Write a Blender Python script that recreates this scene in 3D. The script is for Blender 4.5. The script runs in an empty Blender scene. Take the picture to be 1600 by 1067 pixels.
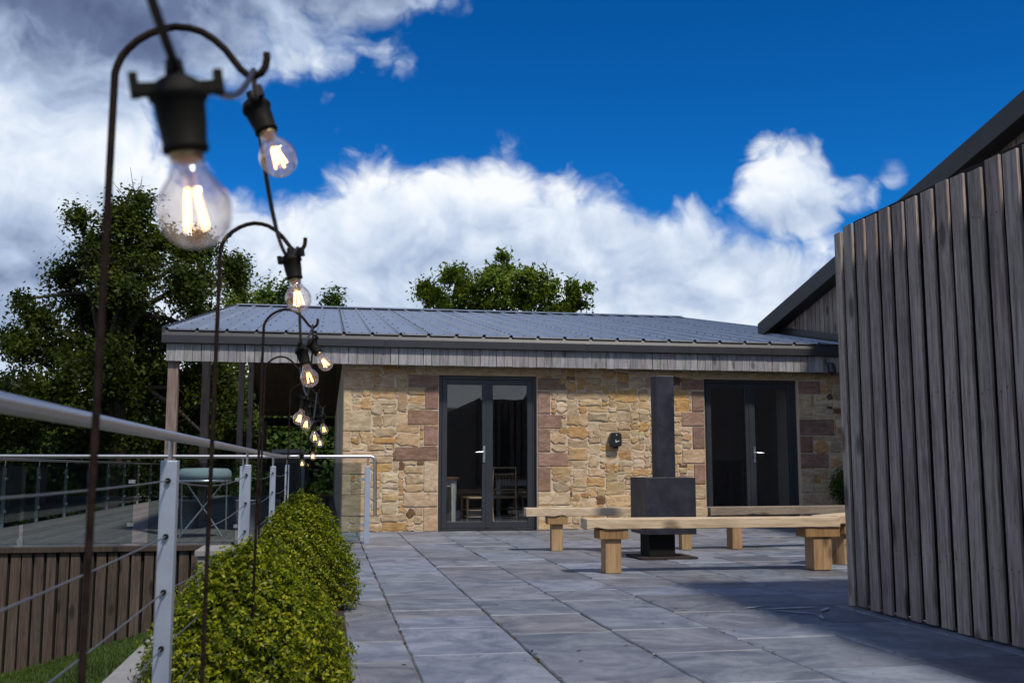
import bpy, math, random
import numpy as np
from mathutils import Vector, Matrix
R = math.radians
random.seed(7)
rng = np.random.default_rng(11)
sc = bpy.context.scene

# ------------------------------------------------------------------ camera
cam_d = bpy.data.cameras.new('camera')
cam = bpy.data.objects.new('camera', cam_d)
sc.collection.objects.link(cam)
cam.location = (0, 0, .88)
cam.rotation_euler = (R(90) + .124047, 0, -.176753)
cam_d.sensor_width = 36
cam_d.lens = 36
cam_d.clip_start = .05
cam_d.clip_end = 3000
cam_d.dof.use_dof = True
cam_d.dof.focus_distance = 9.5
cam_d.dof.aperture_fstop = 6.3
sc.camera = cam
sc.view_settings.view_transform = 'Standard'
sc.view_settings.look = 'None'
sc.view_settings.exposure = .68
sc.view_settings.gamma = 1
sc.cycles.transparent_max_bounces = 24
sc.cycles.max_bounces = 8

# ------------------------------------------------------------------ sun
SUN_EL = R(55.5)
SUN_DIR = Vector((.42, -.907, 0)).normalized()          # towards the sun, horizontally
SUN_VEC = Vector((SUN_DIR.x * math.cos(SUN_EL), SUN_DIR.y * math.cos(SUN_EL), math.sin(SUN_EL)))
sun_d = bpy.data.lights.new('sun', 'SUN')
sun_d.energy = 2.6
sun_d.angle = R(5)      # a veil of cloud softens the shadows
sun_d.color = (1, .93, .82)
sun = bpy.data.objects.new('sun', sun_d)
sc.collection.objects.link(sun)
sun.rotation_euler = SUN_VEC.to_track_quat('Z', 'Y').to_euler()


# ------------------------------------------------------------------ node helper
class NT:
    def __init__(self, nt):
        self.nt = nt
        nt.nodes.clear()

    def n(self, t, **kw):
        nd = self.nt.nodes.new(t)
        for k, v in kw.items():
            setattr(nd, k, v)
        return nd

    def link(self, a, b):
        self.nt.links.new(a, b)

    def put(self, sock, v):
        if v is None:
            return
        if isinstance(v, bpy.types.NodeSocket):
            self.nt.links.new(v, sock)
        else:
            if isinstance(v, (tuple, list)) and len(v) == 3 and sock.type == 'RGBA':
                v = (*v, 1)
            sock.default_value = v

    def m(self, op, a, b=None, c=None, clamp=False):
        nd = self.n('ShaderNodeMath', operation=op, use_clamp=clamp)
        self.put(nd.inputs[0], a)
        self.put(nd.inputs[1], b)
        self.put(nd.inputs[2], c)
        return nd.outputs[0]

    def ss(self, x, lo, hi, a=0., b=1.):
        nd = self.n('ShaderNodeMapRange', interpolation_type='SMOOTHSTEP')
        for i, v in enumerate((x, lo, hi, a, b)):
            self.put(nd.inputs[i], v)
        return nd.outputs[0]

    def mix(self, fac, a, b, blend='MIX'):
        nd = self.n('ShaderNodeMix', data_type='RGBA', blend_type=blend)
        nd.clamp_factor = True
        self.put(nd.inputs[0], fac)
        self.put(nd.inputs[6], a)
        self.put(nd.inputs[7], b)
        return nd.outputs[2]

    def noise(self, vec, scale, detail=4, rough=.5, dist=0., dim='3D'):
        nd = self.n('ShaderNodeTexNoise', noise_dimensions=dim)
        self.put(nd.inputs['Vector'], vec)
        nd.inputs['Scale'].default_value = scale
        nd.inputs['Detail'].default_value = detail
        nd.inputs['Roughness'].default_value = rough
        nd.inputs['Distortion'].default_value = dist
        return nd.outputs[0]

    def voro(self, vec, scale, feature='F1', rnd=1.):
        nd = self.n('ShaderNodeTexVoronoi', feature=feature)
        self.put(nd.inputs['Vector'], vec)
        nd.inputs['Scale'].default_value = scale
        nd.inputs['Randomness'].default_value = rnd
        return nd.outputs['Distance']

    def ramp(self, fac, stops):
        nd = self.n('ShaderNodeValToRGB')
        els = nd.color_ramp.elements
        while len(els) < len(stops):
            els.new(.5)
        for e, (p, c) in zip(els, stops):
            e.position = p
            e.color = (*c, 1) if len(c) == 3 else c
        self.put(nd.inputs[0], fac)
        return nd.outputs[0]

    def scale(self, vec, s):
        nd = self.n('ShaderNodeMapping')
        self.put(nd.inputs[0], vec)
        nd.inputs['Scale'].default_value = s
        return nd.outputs[0]

    def bump(self, h, strength=.3, dist=.01):
        nd = self.n('ShaderNodeBump')
        nd.inputs['Strength'].default_value = strength
        nd.inputs['Distance'].default_value = dist
        self.put(nd.inputs['Height'], h)
        return nd.outputs[0]


# ------------------------------------------------------------------ world
def make_world():
    w = bpy.data.worlds.new('World')
    sc.world = w
    w.use_nodes = True
    t = NT(w.node_tree)
    out = t.n('ShaderNodeOutputWorld')
    bg = t.n('ShaderNodeBackground')
    t.link(bg.outputs[0], out.inputs[0])
    sky = t.n('ShaderNodeTexSky', sky_type='NISHITA')
    sky.sun_disc = False
    sky.sun_elevation = SUN_EL
    sky.sun_rotation = math.atan2(SUN_DIR.x, SUN_DIR.y)
    sky.altitude = 200
    sky.air_density = 1.0
    sky.dust_density = .3
    sky.ozone_density = 2.5
    tc = t.n('ShaderNodeTexCoord')
    sep = t.n('ShaderNodeSeparateXYZ')
    t.link(tc.outputs['Generated'], sep.inputs[0])
    x, y, z = sep.outputs
    u = t.m('ARCTAN2', x, y)
    v = t.m('ARCSINE', z)
    skyc = t.mix(1.0, sky.outputs[0], SKY_TINT, 'MULTIPLY')
    # nearer the zenith the blue is deeper
    deep = t.ss(v, .20, .48)
    skyc = t.mix(deep, t.mix(1.0, skyc, (.5, .62, .72), 'MULTIPLY'), t.mix(1.0, skyc, (.20, .50, .62), 'MULTIPLY'))
    comb = t.n('ShaderNodeCombineXYZ')
    t.link(u, comb.inputs[0])
    t.link(v, comb.inputs[1])
    # fractal billows over (azimuth, elevation)
    def billow(off):
        mp = t.n('ShaderNodeMapping')
        t.link(comb.outputs[0], mp.inputs[0])
        mp.inputs['Location'].default_value = (off[0] + 3.1, off[1] + 1.7, 0)
        mp.inputs['Scale'].default_value = (1, 1.2, 1)
        vec = mp.outputs[0]
        # warp the puffs so that they do not read as cells
        wn = t.n('ShaderNodeTexNoise', noise_dimensions='2D')
        t.link(vec, wn.inputs['Vector'])
        wn.inputs['Scale'].default_value = 9
        wn.inputs['Detail'].default_value = 5
        va = t.n('ShaderNodeVectorMath', operation='MULTIPLY_ADD')
        t.link(wn.outputs[1], va.inputs[0])
        va.inputs[1].default_value = (.10, .10, 0)
        t.link(vec, va.inputs[2])
        big = t.noise(va.outputs[0], 6.0, 8, .57, 0, '2D')
        puff = t.n('ShaderNodeTexVoronoi', feature='F1', voronoi_dimensions='2D')
        puff.inputs['Scale'].default_value = 20
        puff.inputs['Detail'].default_value = 2.
        puff.inputs['Roughness'].default_value = .5
        t.link(va.outputs[0], puff.inputs['Vector'])
        pf = t.m('SUBTRACT', .62, puff.outputs['Distance'])
        s = t.m('MULTIPLY', t.m('SUBTRACT', big, .5), 2.0)
        return t.m('MULTIPLY_ADD', t.m('SUBTRACT', pf, .25), .50, s)
    nz = billow((0, 0))
    nz2 = billow((-.010, -.024))      # sampled a little towards the light
    # outline of the cloud bank
    fc = t.n('ShaderNodeFloatCurve')
    U0, U1 = -1.2, 1.6
    pts = [(-1.2, .30), (-.6, .42), (-.30, .36), (-.20, .33), (-.13, .285), (-.06, .280), (-.03, .290), (0., .306), (.042, .318), (.08, .312),
           (.125, .326), (.165, .322), (.195, .306), (.22, .294), (.27, .292), (.335, .276), (.36, .272), (.385, .238),
           (.44, .222), (.53, .218), (.57, .20), (.66, .15), (.9, .22), (1.2, .12), (1.6, .28)]
    cv = fc.mapping.curves[0]
    while len(cv.points) < len(pts):
        cv.points.new(.5, .5)
    for p, (a, b) in zip(cv.points, pts):
        p.location = ((a - U0) / (U1 - U0), b)
        p.handle_type = 'VECTOR'
    fc.mapping.update()
    t.put(fc.inputs['Value'], t.m('DIVIDE', t.m('SUBTRACT', u, U0), U1 - U0, clamp=True))
    bank = t.m('MULTIPLY', t.m('SUBTRACT', fc.outputs[0], v), 14.)
    bank = t.m('MINIMUM', bank, 1.3)
    def blob(cu, cv_, ru, rv, wgt):
        a = t.m('DIVIDE', t.m('SUBTRACT', u, cu), ru)
        b = t.m('DIVIDE', t.m('SUBTRACT', v, cv_), rv)
        r2 = t.m('MULTIPLY_ADD', a, a, t.m('MULTIPLY', b, b))
        return t.m('MULTIPLY_ADD', t.m('EXPONENT', t.m('MULTIPLY', r2, -.7)), wgt + .9, -.9)
    dens = bank
    for b in ((-.30, .30, .16, .18, 1.0), (-.20, .43, .24, .10, 1.15), (-.03, .465, .20, .070, .95), (.06, .44, .08, .060, .35), (-.025, .355, .05, .032, .14), (.055, .395, .055, .05, .22),
              (-.005, .325, .05, .025, .05), (-.06, .39, .04, .03, .05),
              (.450, .262, .056, .054, .95), (.428, .298, .03, .025, .5), (.500, .256, .045, .03, .45), (.54, .272, .03, .036, .18),
              (-1.3, .7, .5, .3, .8), (1.5, .6, .5, .3, .8), (2.6, .6, .8, .4, 1.), (-2.4, .7, .8, .4, 1.), (.2, 1.25, 3.5, .35, .9)):  # unseen clouds; those behind and overhead are added to whiten the ambient light
        dens = t.m('MAXIMUM', dens, blob(*b))
    d1 = t.m('MULTIPLY_ADD', nz, .70, dens)
    d2 = t.m('MULTIPLY_ADD', nz2, .70, dens)
    alpha = t.ss(d1, -.05, .50)
    # light and shade inside the cloud
    relief = t.m('MULTIPLY', t.m('SUBTRACT', d1, d2), .42)
    soft = t.noise(t.scale(comb.outputs[0], (1, 1.6, 1)), 3.6, 4, .5, 0, '2D')
    lit = t.m('ADD', t.m('MULTIPLY_ADD', t.m('SUBTRACT', soft, .5), .60, .86), relief)
    # thick parts, the towering left cloud and the bases are greyer, as are the added unseen clouds
    def g(cu, cv_, ru, rv):
        a = t.m('DIVIDE', t.m('SUBTRACT', u, cu), ru)
        b = t.m('DIVIDE', t.m('SUBTRACT', v, cv_), rv)
        return t.m('EXPONENT', t.m('MULTIPLY', t.m('MULTIPLY_ADD', a, a, t.m('MULTIPLY', b, b)), -1.))
    for q, k in ((g(-.25, .41, .21, .085), -.54), (g(-.32, .16, .14, .07), -.48), (g(.0, .47, .18, .07), -.45), (g(.15, .19, .34, .06), -.13), (g(.22, .11, .3, .03), -.02),
                 (g(.12, .29, .24, .045), .34), (g(-.20, .25, .09, .06), .14), (g(.455, .24, .06, .02), -.22), (g(.54, .27, .03, .04), -.2), (g(.2, 1.25, 4., .5), -.40), (g(2.6, .6, .9, .4), -.2), (g(-2.4, .6, .9, .4), -.25)):
        lit = t.m('MULTIPLY_ADD', q, k, lit)
    cc = t.ramp(lit, [(0., (.075, .105, .20)), (.28, (.14, .19, .33)), (.58, (.42, .52, .70)), (.82, (.70, .78, .90)), (1., (.90, .93, .97))])
    cc = t.mix(1.0, cc, (CLOUD, CLOUD, CLOUD), 'MULTIPLY')
    col = t.mix(alpha, skyc, cc)
    t.link(col, bg.inputs[0])
    bg.inputs[1].default_value = SKY_STRENGTH


SKY_STRENGTH = .10
SKY_TINT = (.05, .56, 1.0)
CLOUD = 6.6
make_world()

# ------------------------------------------------------------------ mesh builder
ORG = {}


class MB:
    def __init__(self):
        self.v, self.f, self.c, self.mi, self.sm = [], [], [], [], []

    def add(self, vs, fs, col=(1, 1, 1), mi=0, smooth=False):
        b = len(self.v)
        self.v += [tuple(p) for p in vs]
        self.c += [col] * len(vs)
        for q in fs:
            self.f.append(tuple(i + b for i in q))
            self.mi.append(mi)
            self.sm.append(smooth)
        return self

    def box(self, lo, hi, col=(1, 1, 1), mi=0, M=None):
        x0, y0, z0 = lo
        x1, y1, z1 = hi
        vs = [(x0, y0, z0), (x1, y0, z0), (x1, y1, z0), (x0, y1, z0), (x0, y0, z1), (x1, y0, z1), (x1, y1, z1), (x0, y1, z1)]
        if M is not None:
            vs = [M @ Vector(p) for p in vs]
        return self.add(vs, [(3, 2, 1, 0), (4, 5, 6, 7), (0, 1, 5, 4), (1, 2, 6, 5), (2, 3, 7, 6), (3, 0, 4, 7)], col, mi)

    def bar(self, a, b, w, h, col=(1, 1, 1), mi=0, up=(0, 0, 1)):
        a, b = Vector(a), Vector(b)
        d = b - a
        L = d.length
        d.normalize()
        s = d.cross(Vector(up))
        if s.length < 1e-4:
            s = d.cross(Vector((0, 1, 0)))
        s.normalize()
        q = s.cross(d)
        M = Matrix((( *s, 0), (*d, 0), (*q, 0), (0, 0, 0, 1))).transposed()
        M.translation = a
        return self.box((-w / 2, 0, -h / 2), (w / 2, L, h / 2), col, mi, M)

    def tube(self, pts, r, n=8, col=(1, 1, 1), mi=0, caps=True):
        pts = [Vector(p) for p in pts]
        m = len(pts)
        rs = r if isinstance(r, (list, tuple)) else [r] * m
        vs, fs = [], []
        t0 = (pts[1] - pts[0]).normalized()
        ref = Vector((0, 0, 1)) if abs(t0.z) < .9 else Vector((1, 0, 0))
        s = t0.cross(ref).normalized()
        for i in range(m):
            if i == 0:
                t = pts[1] - pts[0]
            elif i == m - 1:
                t = pts[-1] - pts[-2]
            else:
                t = (pts[i + 1] - pts[i]).normalized() + (pts[i] - pts[i - 1]).normalized()
            t.normalize()
            s = (s - t * s.dot(t)).normalized()
            q = t.cross(s)
            for k in range(n):
                a = 2 * math.pi * k / n
                vs.append(pts[i] + (s * math.cos(a) + q * math.sin(a)) * rs[i])
        for i in range(m - 1):
            for k in range(n):
                k2 = (k + 1) % n
                fs.append((i * n + k, i * n + k2, (i + 1) * n + k2, (i + 1) * n + k))
        self.add(vs, fs, col, mi, True)
        if caps:
            self.add(vs[:n], [tuple(range(n))[::-1]], col, mi)
            self.add(vs[-n:], [tuple(range(n))], col, mi)
        return self

    def lathe(self, prof, n=20, M=None, col=(1, 1, 1), mi=0, smooth=True):
        M = M or Matrix()
        vs, fs = [], []
        for r, z in prof:
            for k in range(n):
                a = 2 * math.pi * k / n
                vs.append(M @ Vector((r * math.cos(a), r * math.sin(a), z)))
        for i in range(len(prof) - 1):
            for k in range(n):
                k2 = (k + 1) % n
                fs.append((i * n + k, i * n + k2, (i + 1) * n + k2, (i + 1) * n + k))
        self.add(vs, fs, col, mi, smooth)
        self.add(vs[:n], [tuple(range(n))[::-1]], col, mi)
        self.add(vs[-n:], [tuple(range(n))], col, mi)
        return self

    def prism(self, poly, d, col=(1, 1, 1), mi=0):
        """poly: 3-D outline, d: extrusion vector"""
        n = len(poly)
        d = Vector(d)
        vs = [Vector(p) for p in poly] + [Vector(p) + d for p in poly]
        nrm = Vector()
        for i in range(n):
            nrm += Vector(poly[i]).cross(Vector(poly[(i + 1) % n]))
        flip = nrm.dot(d) > 0
        fs = [tuple(range(n))[::-1], tuple(range(n, 2 * n))] + [(i, (i + 1) % n, n + (i + 1) % n, n + i) for i in range(n)]
        if not flip:
            fs = [q[::-1] for q in fs]
        return self.add(vs, fs, col, mi)

    def build(self, name, mats, parent=None, bevel=0, seg=2):
        o = mesh_obj(name, np.array(self.v, dtype=np.float64), self.f, np.array(self.c), mats, parent, self.mi, self.sm)
        if bevel:
            md = o.modifiers.new('bevel', 'BEVEL')
            md.width = bevel
            md.segments = seg
            md.limit_method = 'ANGLE'
            md.angle_limit = R(40)
        return o


def mesh_obj(name, V, F, C, mats, parent=None, mi=None, sm=None):
    org = ORG.get(parent.name, Vector()) if parent else Vector()
    V = np.asarray(V, dtype=np.float64) - np.array(org)
    me = bpy.data.meshes.new(name)
    if isinstance(F, np.ndarray):
        k = F.shape[1]
        me.vertices.add(len(V))
        me.vertices.foreach_set('co', V.ravel())
        me.loops.add(F.size)
        me.loops.foreach_set('vertex_index', F.ravel().astype(np.int32))
        me.polygons.add(len(F))
        me.polygons.foreach_set('loop_start', np.arange(0, F.size, k, dtype=np.int32))
        me.polygons.foreach_set('loop_total', np.full(len(F), k, dtype=np.int32))
        me.update(calc_edges=True)
    else:
        me.from_pydata([tuple(p) for p in V], [], F)
    if mi is not None:
        me.polygons.foreach_set('material_index', np.array(mi, dtype=np.int32))
    if sm is not None:
        me.polygons.foreach_set('use_smooth', np.array(sm, dtype=bool))
    at = me.attributes.new('Col', 'FLOAT_COLOR', 'POINT')
    c4 = np.ones((len(V), 4), dtype=np.float32)
    c4[:, :3] = C
    at.data.foreach_set('color', c4.ravel())
    me.validate()
    for m_ in (mats if isinstance(mats, (list, tuple)) else [mats]):
        me.materials.append(m_)
    o = bpy.data.objects.new(name, me)
    sc.collection.objects.link(o)
    if parent:
        o.parent = parent
        ORG[o.name] = org
    return o


def tag(o, label=None, cat=None, group=None, kind=None):
    if label: o['label'] = label
    if cat: o['category'] = cat
    if group: o['group'] = group
    if kind: o['kind'] = kind
    return o


def thing(name, label, cat, loc=(0, 0, 0), group=None):
    o = bpy.data.objects.new(name, None)
    sc.collection.objects.link(o)
    o.location = loc
    o.empty_display_size = .2
    ORG[o.name] = Vector(loc)
    return tag(o, label, cat, group)


def copy_tree(o, parent=None):
    c = o.copy()
    sc.collection.objects.link(c)
    if parent: c.parent = parent
    for ch in list(o.children):
        copy_tree(ch, c)
    return c


# ------------------------------------------------------------------ materials
def new_mat(name):
    m_ = bpy.data.materials.new(name)
    m_.use_nodes = True
    t = NT(m_.node_tree)
    out = t.n('ShaderNodeOutputMaterial')
    return m_, t, out


def principled(t, out, base, rough=.6, metal=0., normal=None, spec=.5, coat=0.):
    p = t.n('ShaderNodeBsdfPrincipled')
    t.put(p.inputs['Base Color'], base)
    t.put(p.inputs['Roughness'], rough)
    t.put(p.inputs['Metallic'], metal)
    p.inputs['Specular IOR Level'].default_value = spec
    if coat:
        p.inputs['Coat Weight'].default_value = coat
    if normal is not None:
        t.link(normal, p.inputs['Normal'])
    t.link(p.outputs[0], out.inputs[0])
    return p


def attr(t):
    a = t.n('ShaderNodeAttribute')
    a.attribute_name = 'Col'
    return a.outputs['Color']


def wood(name, light, dark, axis='Z', rough=.75, grain=1., knots=True, stain=.35):
    """timber: grain runs along axis; every board brings its own tint in Col"""
    m_, t, out = new_mat(name)
    tc = t.n('ShaderNodeTexCoord').outputs['Object']
    k = {'X': (.06, 1, 1), 'Y': (1, .06, 1), 'Z': (1, 1, .06)}[axis]
    col = attr(t)
    sepc = t.n('ShaderNodeSeparateColor')
    t.link(col, sepc.inputs[0])
    # shift the pattern board by board
    shift = t.n('ShaderNodeCombineXYZ')
    sh = t.m('MULTIPLY', sepc.outputs[0], 37.)
    for i in range(3):
        t.link(sh, shift.inputs[i])
    va = t.n('ShaderNodeVectorMath', operation='ADD')
    t.link(tc, va.inputs[0])
    t.link(shift.outputs[0], va.inputs[1])
    vec = t.scale(va.outputs[0], k)
    g1 = t.noise(vec, 45 * grain, 5, .6, .6)
    g2 = t.noise(vec, 220 * grain, 3, .6)
    f = t.m('MULTIPLY_ADD', g2, .4, t.m('MULTIPLY', g1, .75))
    base = t.mix(t.ss(f, .36, .76), dark, light)
    if knots:
        kv = t.scale(va.outputs[0], tuple(.42 if q < .5 else 1 for q in k))
        kd = t.voro(kv, 5.0)
        kmask = t.ss(kd, .09, .24, 1, 0)
        base = t.mix(t.m('MULTIPLY', kmask, .8), base, tuple(c * .30 for c in dark))
    big = t.noise(va.outputs[0], 2.2, 4, .6)
    base = t.mix(t.m('MULTIPLY', t.ss(big, .5, .75), stain), base, tuple(c * .45 for c in dark))
    base = t.mix(1., base, col, 'MULTIPLY')
    principled(t, out, base, rough, normal=t.bump(f, .35, .003), spec=.3)
    return m_


def painted(name, base, rough=.45, metal=0., var=.15, scale=6., bump=0., spec=.5, rv=.22):
    m_, t, out = new_mat(name)
    tc = t.n('ShaderNodeTexCoord').outputs['Object']
    n1 = t.noise(tc, scale, 6, .62)
    c = t.mix(t.ss(n1, .3, .7), tuple(q * (1 - var) for q in base), tuple(min(1, q * (1 + var)) for q in base))
    n2 = t.noise(tc, scale * 9, 4, .6)
    rg = t.m('MULTIPLY_ADD', n2, rv, rough - rv / 2)
    nm = t.bump(n2, bump, .003) if bump else None
    c = t.mix(1., c, attr(t), 'MULTIPLY')
    principled(t, out, c, rg, metal, nm, spec)
    return m_


def sandstone(name, rough=.9):
    m_, t, out = new_mat(name)
    tc = t.n('ShaderNodeTexCoord').outputs['Object']
    col = attr(t)
    n1 = t.noise(t.scale(tc, (1, 1, 2.4)), 9, 8, .62, .8)
    n2 = t.noise(tc, 85, 5, .65)
    c = t.mix(t.ss(n1, .34, .68), (.74, .66, .56), (1.16, 1.13, 1.08))
    c = t.mix(t.ss(n2, .25, .7), t.mix(1., c, (.68, .66, .64), 'MULTIPLY'), c)
    rust = t.noise(tc, 5.3, 5, .6)
    c = t.mix(t.m('MULTIPLY', t.ss(rust, .53, .75), .55), c, (1.05, .72, .40))
    dirt = t.noise(tc, 1.3, 6, .65)
    c = t.mix(t.m('MULTIPLY', t.ss(dirt, .52, .75), .35), c, (.55, .52, .48))
    base = t.mix(1., c, col, 'MULTIPLY')
    h = t.m('MULTIPLY_ADD', n2, .35, n1)
    principled(t, out, base, rough, normal=t.bump(h, .6, .012), spec=.2)
    return m_


def flagstone():
    m_, t, out = new_mat('flagstone')
    tc = t.n('ShaderNodeTexCoord').outputs['Object']
    col = attr(t)
    sepc = t.n('ShaderNodeSeparateColor')
    t.link(col, sepc.inputs[0])
    va = t.n('ShaderNodeVectorMath', operation='MULTIPLY_ADD')
    t.link(col, va.inputs[0])
    va.inputs[1].default_value = (23, 41, 17)
    t.link(tc, va.inputs[2])
    n1 = t.noise(va.outputs[0], 2.6, 9, .66, 1.3)
    n2 = t.noise(va.outputs[0], 30, 6, .66)
    wv = t.noise(t.scale(va.outputs[0], (1, 3.2, 1)), 5, 6, .55, 2.2)
    c = t.mix(t.ss(n1, .32, .70), (.56, .58, .62), (1.26, 1.23, 1.2))
    c = t.mix(t.m('MULTIPLY', t.ss(wv, .5, .68), .5), c, (.76, .70, .70))
    c = t.mix(t.m('MULTIPLY', t.ss(n2, .56, .72), .45), c, (.62, .6, .6))
    spots = t.noise(tc, 1.15, 7, .7)
    c = t.mix(t.m('MULTIPLY', t.ss(spots, .55, .72), .45), c, (.5, .48, .47))
    base = t.mix(1., c, col, 'MULTIPLY')
    h = t.m('ADD', t.m('MULTIPLY', n1, 1.), t.m('MULTIPLY_ADD', n2, .25, t.m('MULTIPLY', wv, .5)))
    rg = t.m('MULTIPLY_ADD', n1, .35, .36)
    principled(t, out, base, rg, normal=t.bump(h, .75, .014), spec=.45)
    return m_


def plain(name, base, rough=.9, scale=20, var=.3):
    m_, t, out = new_mat(name)
    tc = t.n('ShaderNodeTexCoord').outputs['Object']
    n1 = t.noise(tc, scale, 6, .65)
    c = t.mix(n1, tuple(q * (1 - var) for q in base), tuple(q * (1 + var) for q in base))
    principled(t, out, c, rough, normal=t.bump(n1, .4, .01), spec=.25)
    return m_


def leaf_mat(name, trans=.3, rough=.5, spec=.12):
    m_, t, out = new_mat(name)
    col = attr(t)
    d = t.n('ShaderNodeBsdfPrincipled')
    t.link(col, d.inputs['Base Color'])
    d.inputs['Roughness'].default_value = rough
    d.inputs['Specular IOR Level'].default_value = spec
    tr = t.n('ShaderNodeBsdfTranslucent')
    t.link(t.mix(1., col, (1.3, 1.5, .5), 'MULTIPLY'), tr.inputs[0])
    mx = t.n('ShaderNodeMixShader')
    mx.inputs[0].default_value = trans
    t.link(d.outputs[0], mx.inputs[1])
    t.link(tr.outputs[0], mx.inputs[2])
    t.link(mx.outputs[0], out.inputs[0])
    return m_


def glass_mat(name, tint=(.86, .9, .9), lo=.05, power=4., rough=.0):
    """a thin sheet: see-through head on, mirror-like at a grazing angle"""
    m_, t, out = new_mat(name)
    tr = t.n('ShaderNodeBsdfTransparent')
    tr.inputs[0].default_value = (*tint, 1)
    gl = t.n('ShaderNodeBsdfGlossy')
    gl.inputs['Roughness'].default_value = rough
    lw = t.n('ShaderNodeLayerWeight')
    lw.inputs[0].default_value = .5
    f = t.m('MULTIPLY_ADD', t.m('POWER', lw.outputs['Facing'], power), 1 - lo, lo)
    mx = t.n('ShaderNodeMixShader')
    t.link(f, mx.inputs[0])
    t.link(tr.outputs[0], mx.inputs[1])
    t.link(gl.outputs[0], mx.inputs[2])
    t.link(mx.outputs[0], out.inputs[0])
    return m_


def bulb_glass_mat(name):
    m_, t, out = new_mat(name)
    tr = t.n('ShaderNodeBsdfTransparent')
    tr.inputs[0].default_value = (.97, .96, .95, 1)
    gl = t.n('ShaderNodeBsdfGlossy')
    gl.inputs['Roughness'].default_value = .02
    hz = t.n('ShaderNodeBsdfTranslucent')
    hz.inputs[0].default_value = (.95, .90, .84, 1)
    lw = t.n('ShaderNodeLayerWeight')
    lw.inputs[0].default_value = .5
    f = t.m('MULTIPLY_ADD', t.m('POWER', lw.outputs['Facing'], 1.6), .85, .04)
    m1 = t.n('ShaderNodeMixShader')
    m1.inputs[0].default_value = .10
    t.link(tr.outputs[0], m1.inputs[1])
    t.link(hz.outputs[0], m1.inputs[2])
    m2 = t.n('ShaderNodeMixShader')
    t.link(f, m2.inputs[0])
    t.link(m1.outputs[0], m2.inputs[1])
    t.link(gl.outputs[0], m2.inputs[2])
    t.link(m2.outputs[0], out.inputs[0])
    return m_


def glow_mat(name, col, s):
    m_, t, out = new_mat(name)
    e = t.n('ShaderNodeEmission')
    e.inputs[0].default_value = (*col, 1)
    e.inputs[1].default_value = s
    t.link(e.outputs[0], out.inputs[0])
    return m_


M = {}
M['larch'] = wood('weathered_larch', (.37, .305, .27), (.125, .096, .082), 'Z')
M['larch_back'] = wood('dark_larch', (.020, .016, .015), (.008, .0065, .006), 'Z')  # larch darkened well below the front boards, painting shade into the gaps
M['fascia'] = wood('weathered_fascia', (.33, .32, .335), (.15, .142, .145), 'Z')
M['post'] = wood('weathered_post', (.24, .19, .17), (.10, .078, .07), 'Z')
M['retain'] = wood('retaining_board', (.085, .062, .048), (.032, .022, .018), 'Z')
M['bench'] = wood('new_pine', (.60, .475, .335), (.37, .26, .16), 'X', rough=.7, stain=.2)
M['bench_y'] = wood('new_pine_cross', (.62, .44, .255), (.38, .225, .11), 'Y', rough=.7, stain=.12)
M['bench_leg'] = wood('new_pine_leg', (.42, .29, .165), (.23, .145, .075), 'Z', rough=.7, stain=.12)
M['bench_grey'] = wood('aged_pine', (.26, .21, .165), (.15, .115, .088), 'X', rough=.8, stain=.3)  # the pale bench pine again, darkened to carry shade in its colour
M['deck'] = wood('deck_board', (.16, .15, .15), (.08, .074, .072), 'Y', knots=False)
M['roof'] = painted('slate_blue_steel', (.245, .275, .33), .33, .45, .12, 3.)
M['screw'] = painted('dark_screw', (.012, .013, .016), .5)
M['trim'] = painted('graphite_trim', (.026, .026, .031), .42, .1, .10, 4.)
M['barnroof'] = painted('dark_barn_roof', (.030, .029, .031), .6, 0., .2, 3.)
M['frame'] = painted('anthracite_frame', (.026, .030, .037), .38, 0., .08, 3.)
M['steel'] = painted('stainless_steel', (.50, .49, .50), .38, 1., .03, 3., rv=.04)
M['wire'] = painted('dull_wire', (.20, .20, .21), .5, .8, .1, 8., rv=.05)
M['post_steel'] = painted('satin_steel_post', (.38, .43, .52), .45, .55, .06, 12.)
M['iron'] = painted('rusted_iron_rod', (.016, .010, .008), .8, 0., .5, 40., .3, spec=.1)
M['cable'] = painted('black_rubber', (.017, .015, .015), .5, 0., .2, 20.)
M['holder'] = painted('holder_plastic', (.0075, .007, .006), .65, 0., .25, 30., spec=.12)
M['stove'] = painted('blackened_steel', (.034, .036, .048), .42, .35, .4, 5., .05)
M['soot'] = plain('soot', (.008, .0075, .007))
M['rust'] = plain('rust', (.034, .024, .021), .85, 30, .5)
M['sand'] = sandstone('sandstone')
M['mortar'] = plain('sand_mortar', (.53, .43, .325), .95, 60, .12)
M['flag'] = flagstone()
M['joint'] = plain('joint_mortar', (.15, .135, .125), .95, 30, .35)
M['kerb'] = plain('kerb_stone', (.21, .205, .205), .85, 18, .25)
M['soil'] = plain('bark_soil', (.035, .026, .02), .95, 30, .5)
M['lawn'] = plain('lawn_ground', (.035, .058, .012), .95, 12, .35)
M['ground'] = plain('field', (.032, .05, .014), .95, .8, .35)
M['leaf'] = leaf_mat('leaf', .40)
M['boxleaf'] = leaf_mat('box_leaf', .42, .40, .25)
M['bark'] = plain('bark', (.055, .043, .034), .95, 14, .4)
M['glass'] = glass_mat('window_glass', (.90, .92, .92), .065, 3.2)
M['balglass'] = glass_mat('balustrade_glass', (.70, .76, .77), .035, 3.6)
M['bulbglass'] = bulb_glass_mat('bulb_glass')
M['filament'] = glow_mat('filament', (1., .47, .13), 7.)
M['brass'] = painted('lamp_cap', (.40, .27, .14), .4, .8)
M['white'] = painted('white_paint', (.62, .62, .60), .5, 0., .08, 8.)
M['plaster'] = plain('inside_plaster', (.38, .35, .31), .9, 3, .12)
M['infloor'] = wood('inside_floor', (.16, .11, .07), (.09, .06, .04), 'Y', rough=.5, knots=False)
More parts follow.
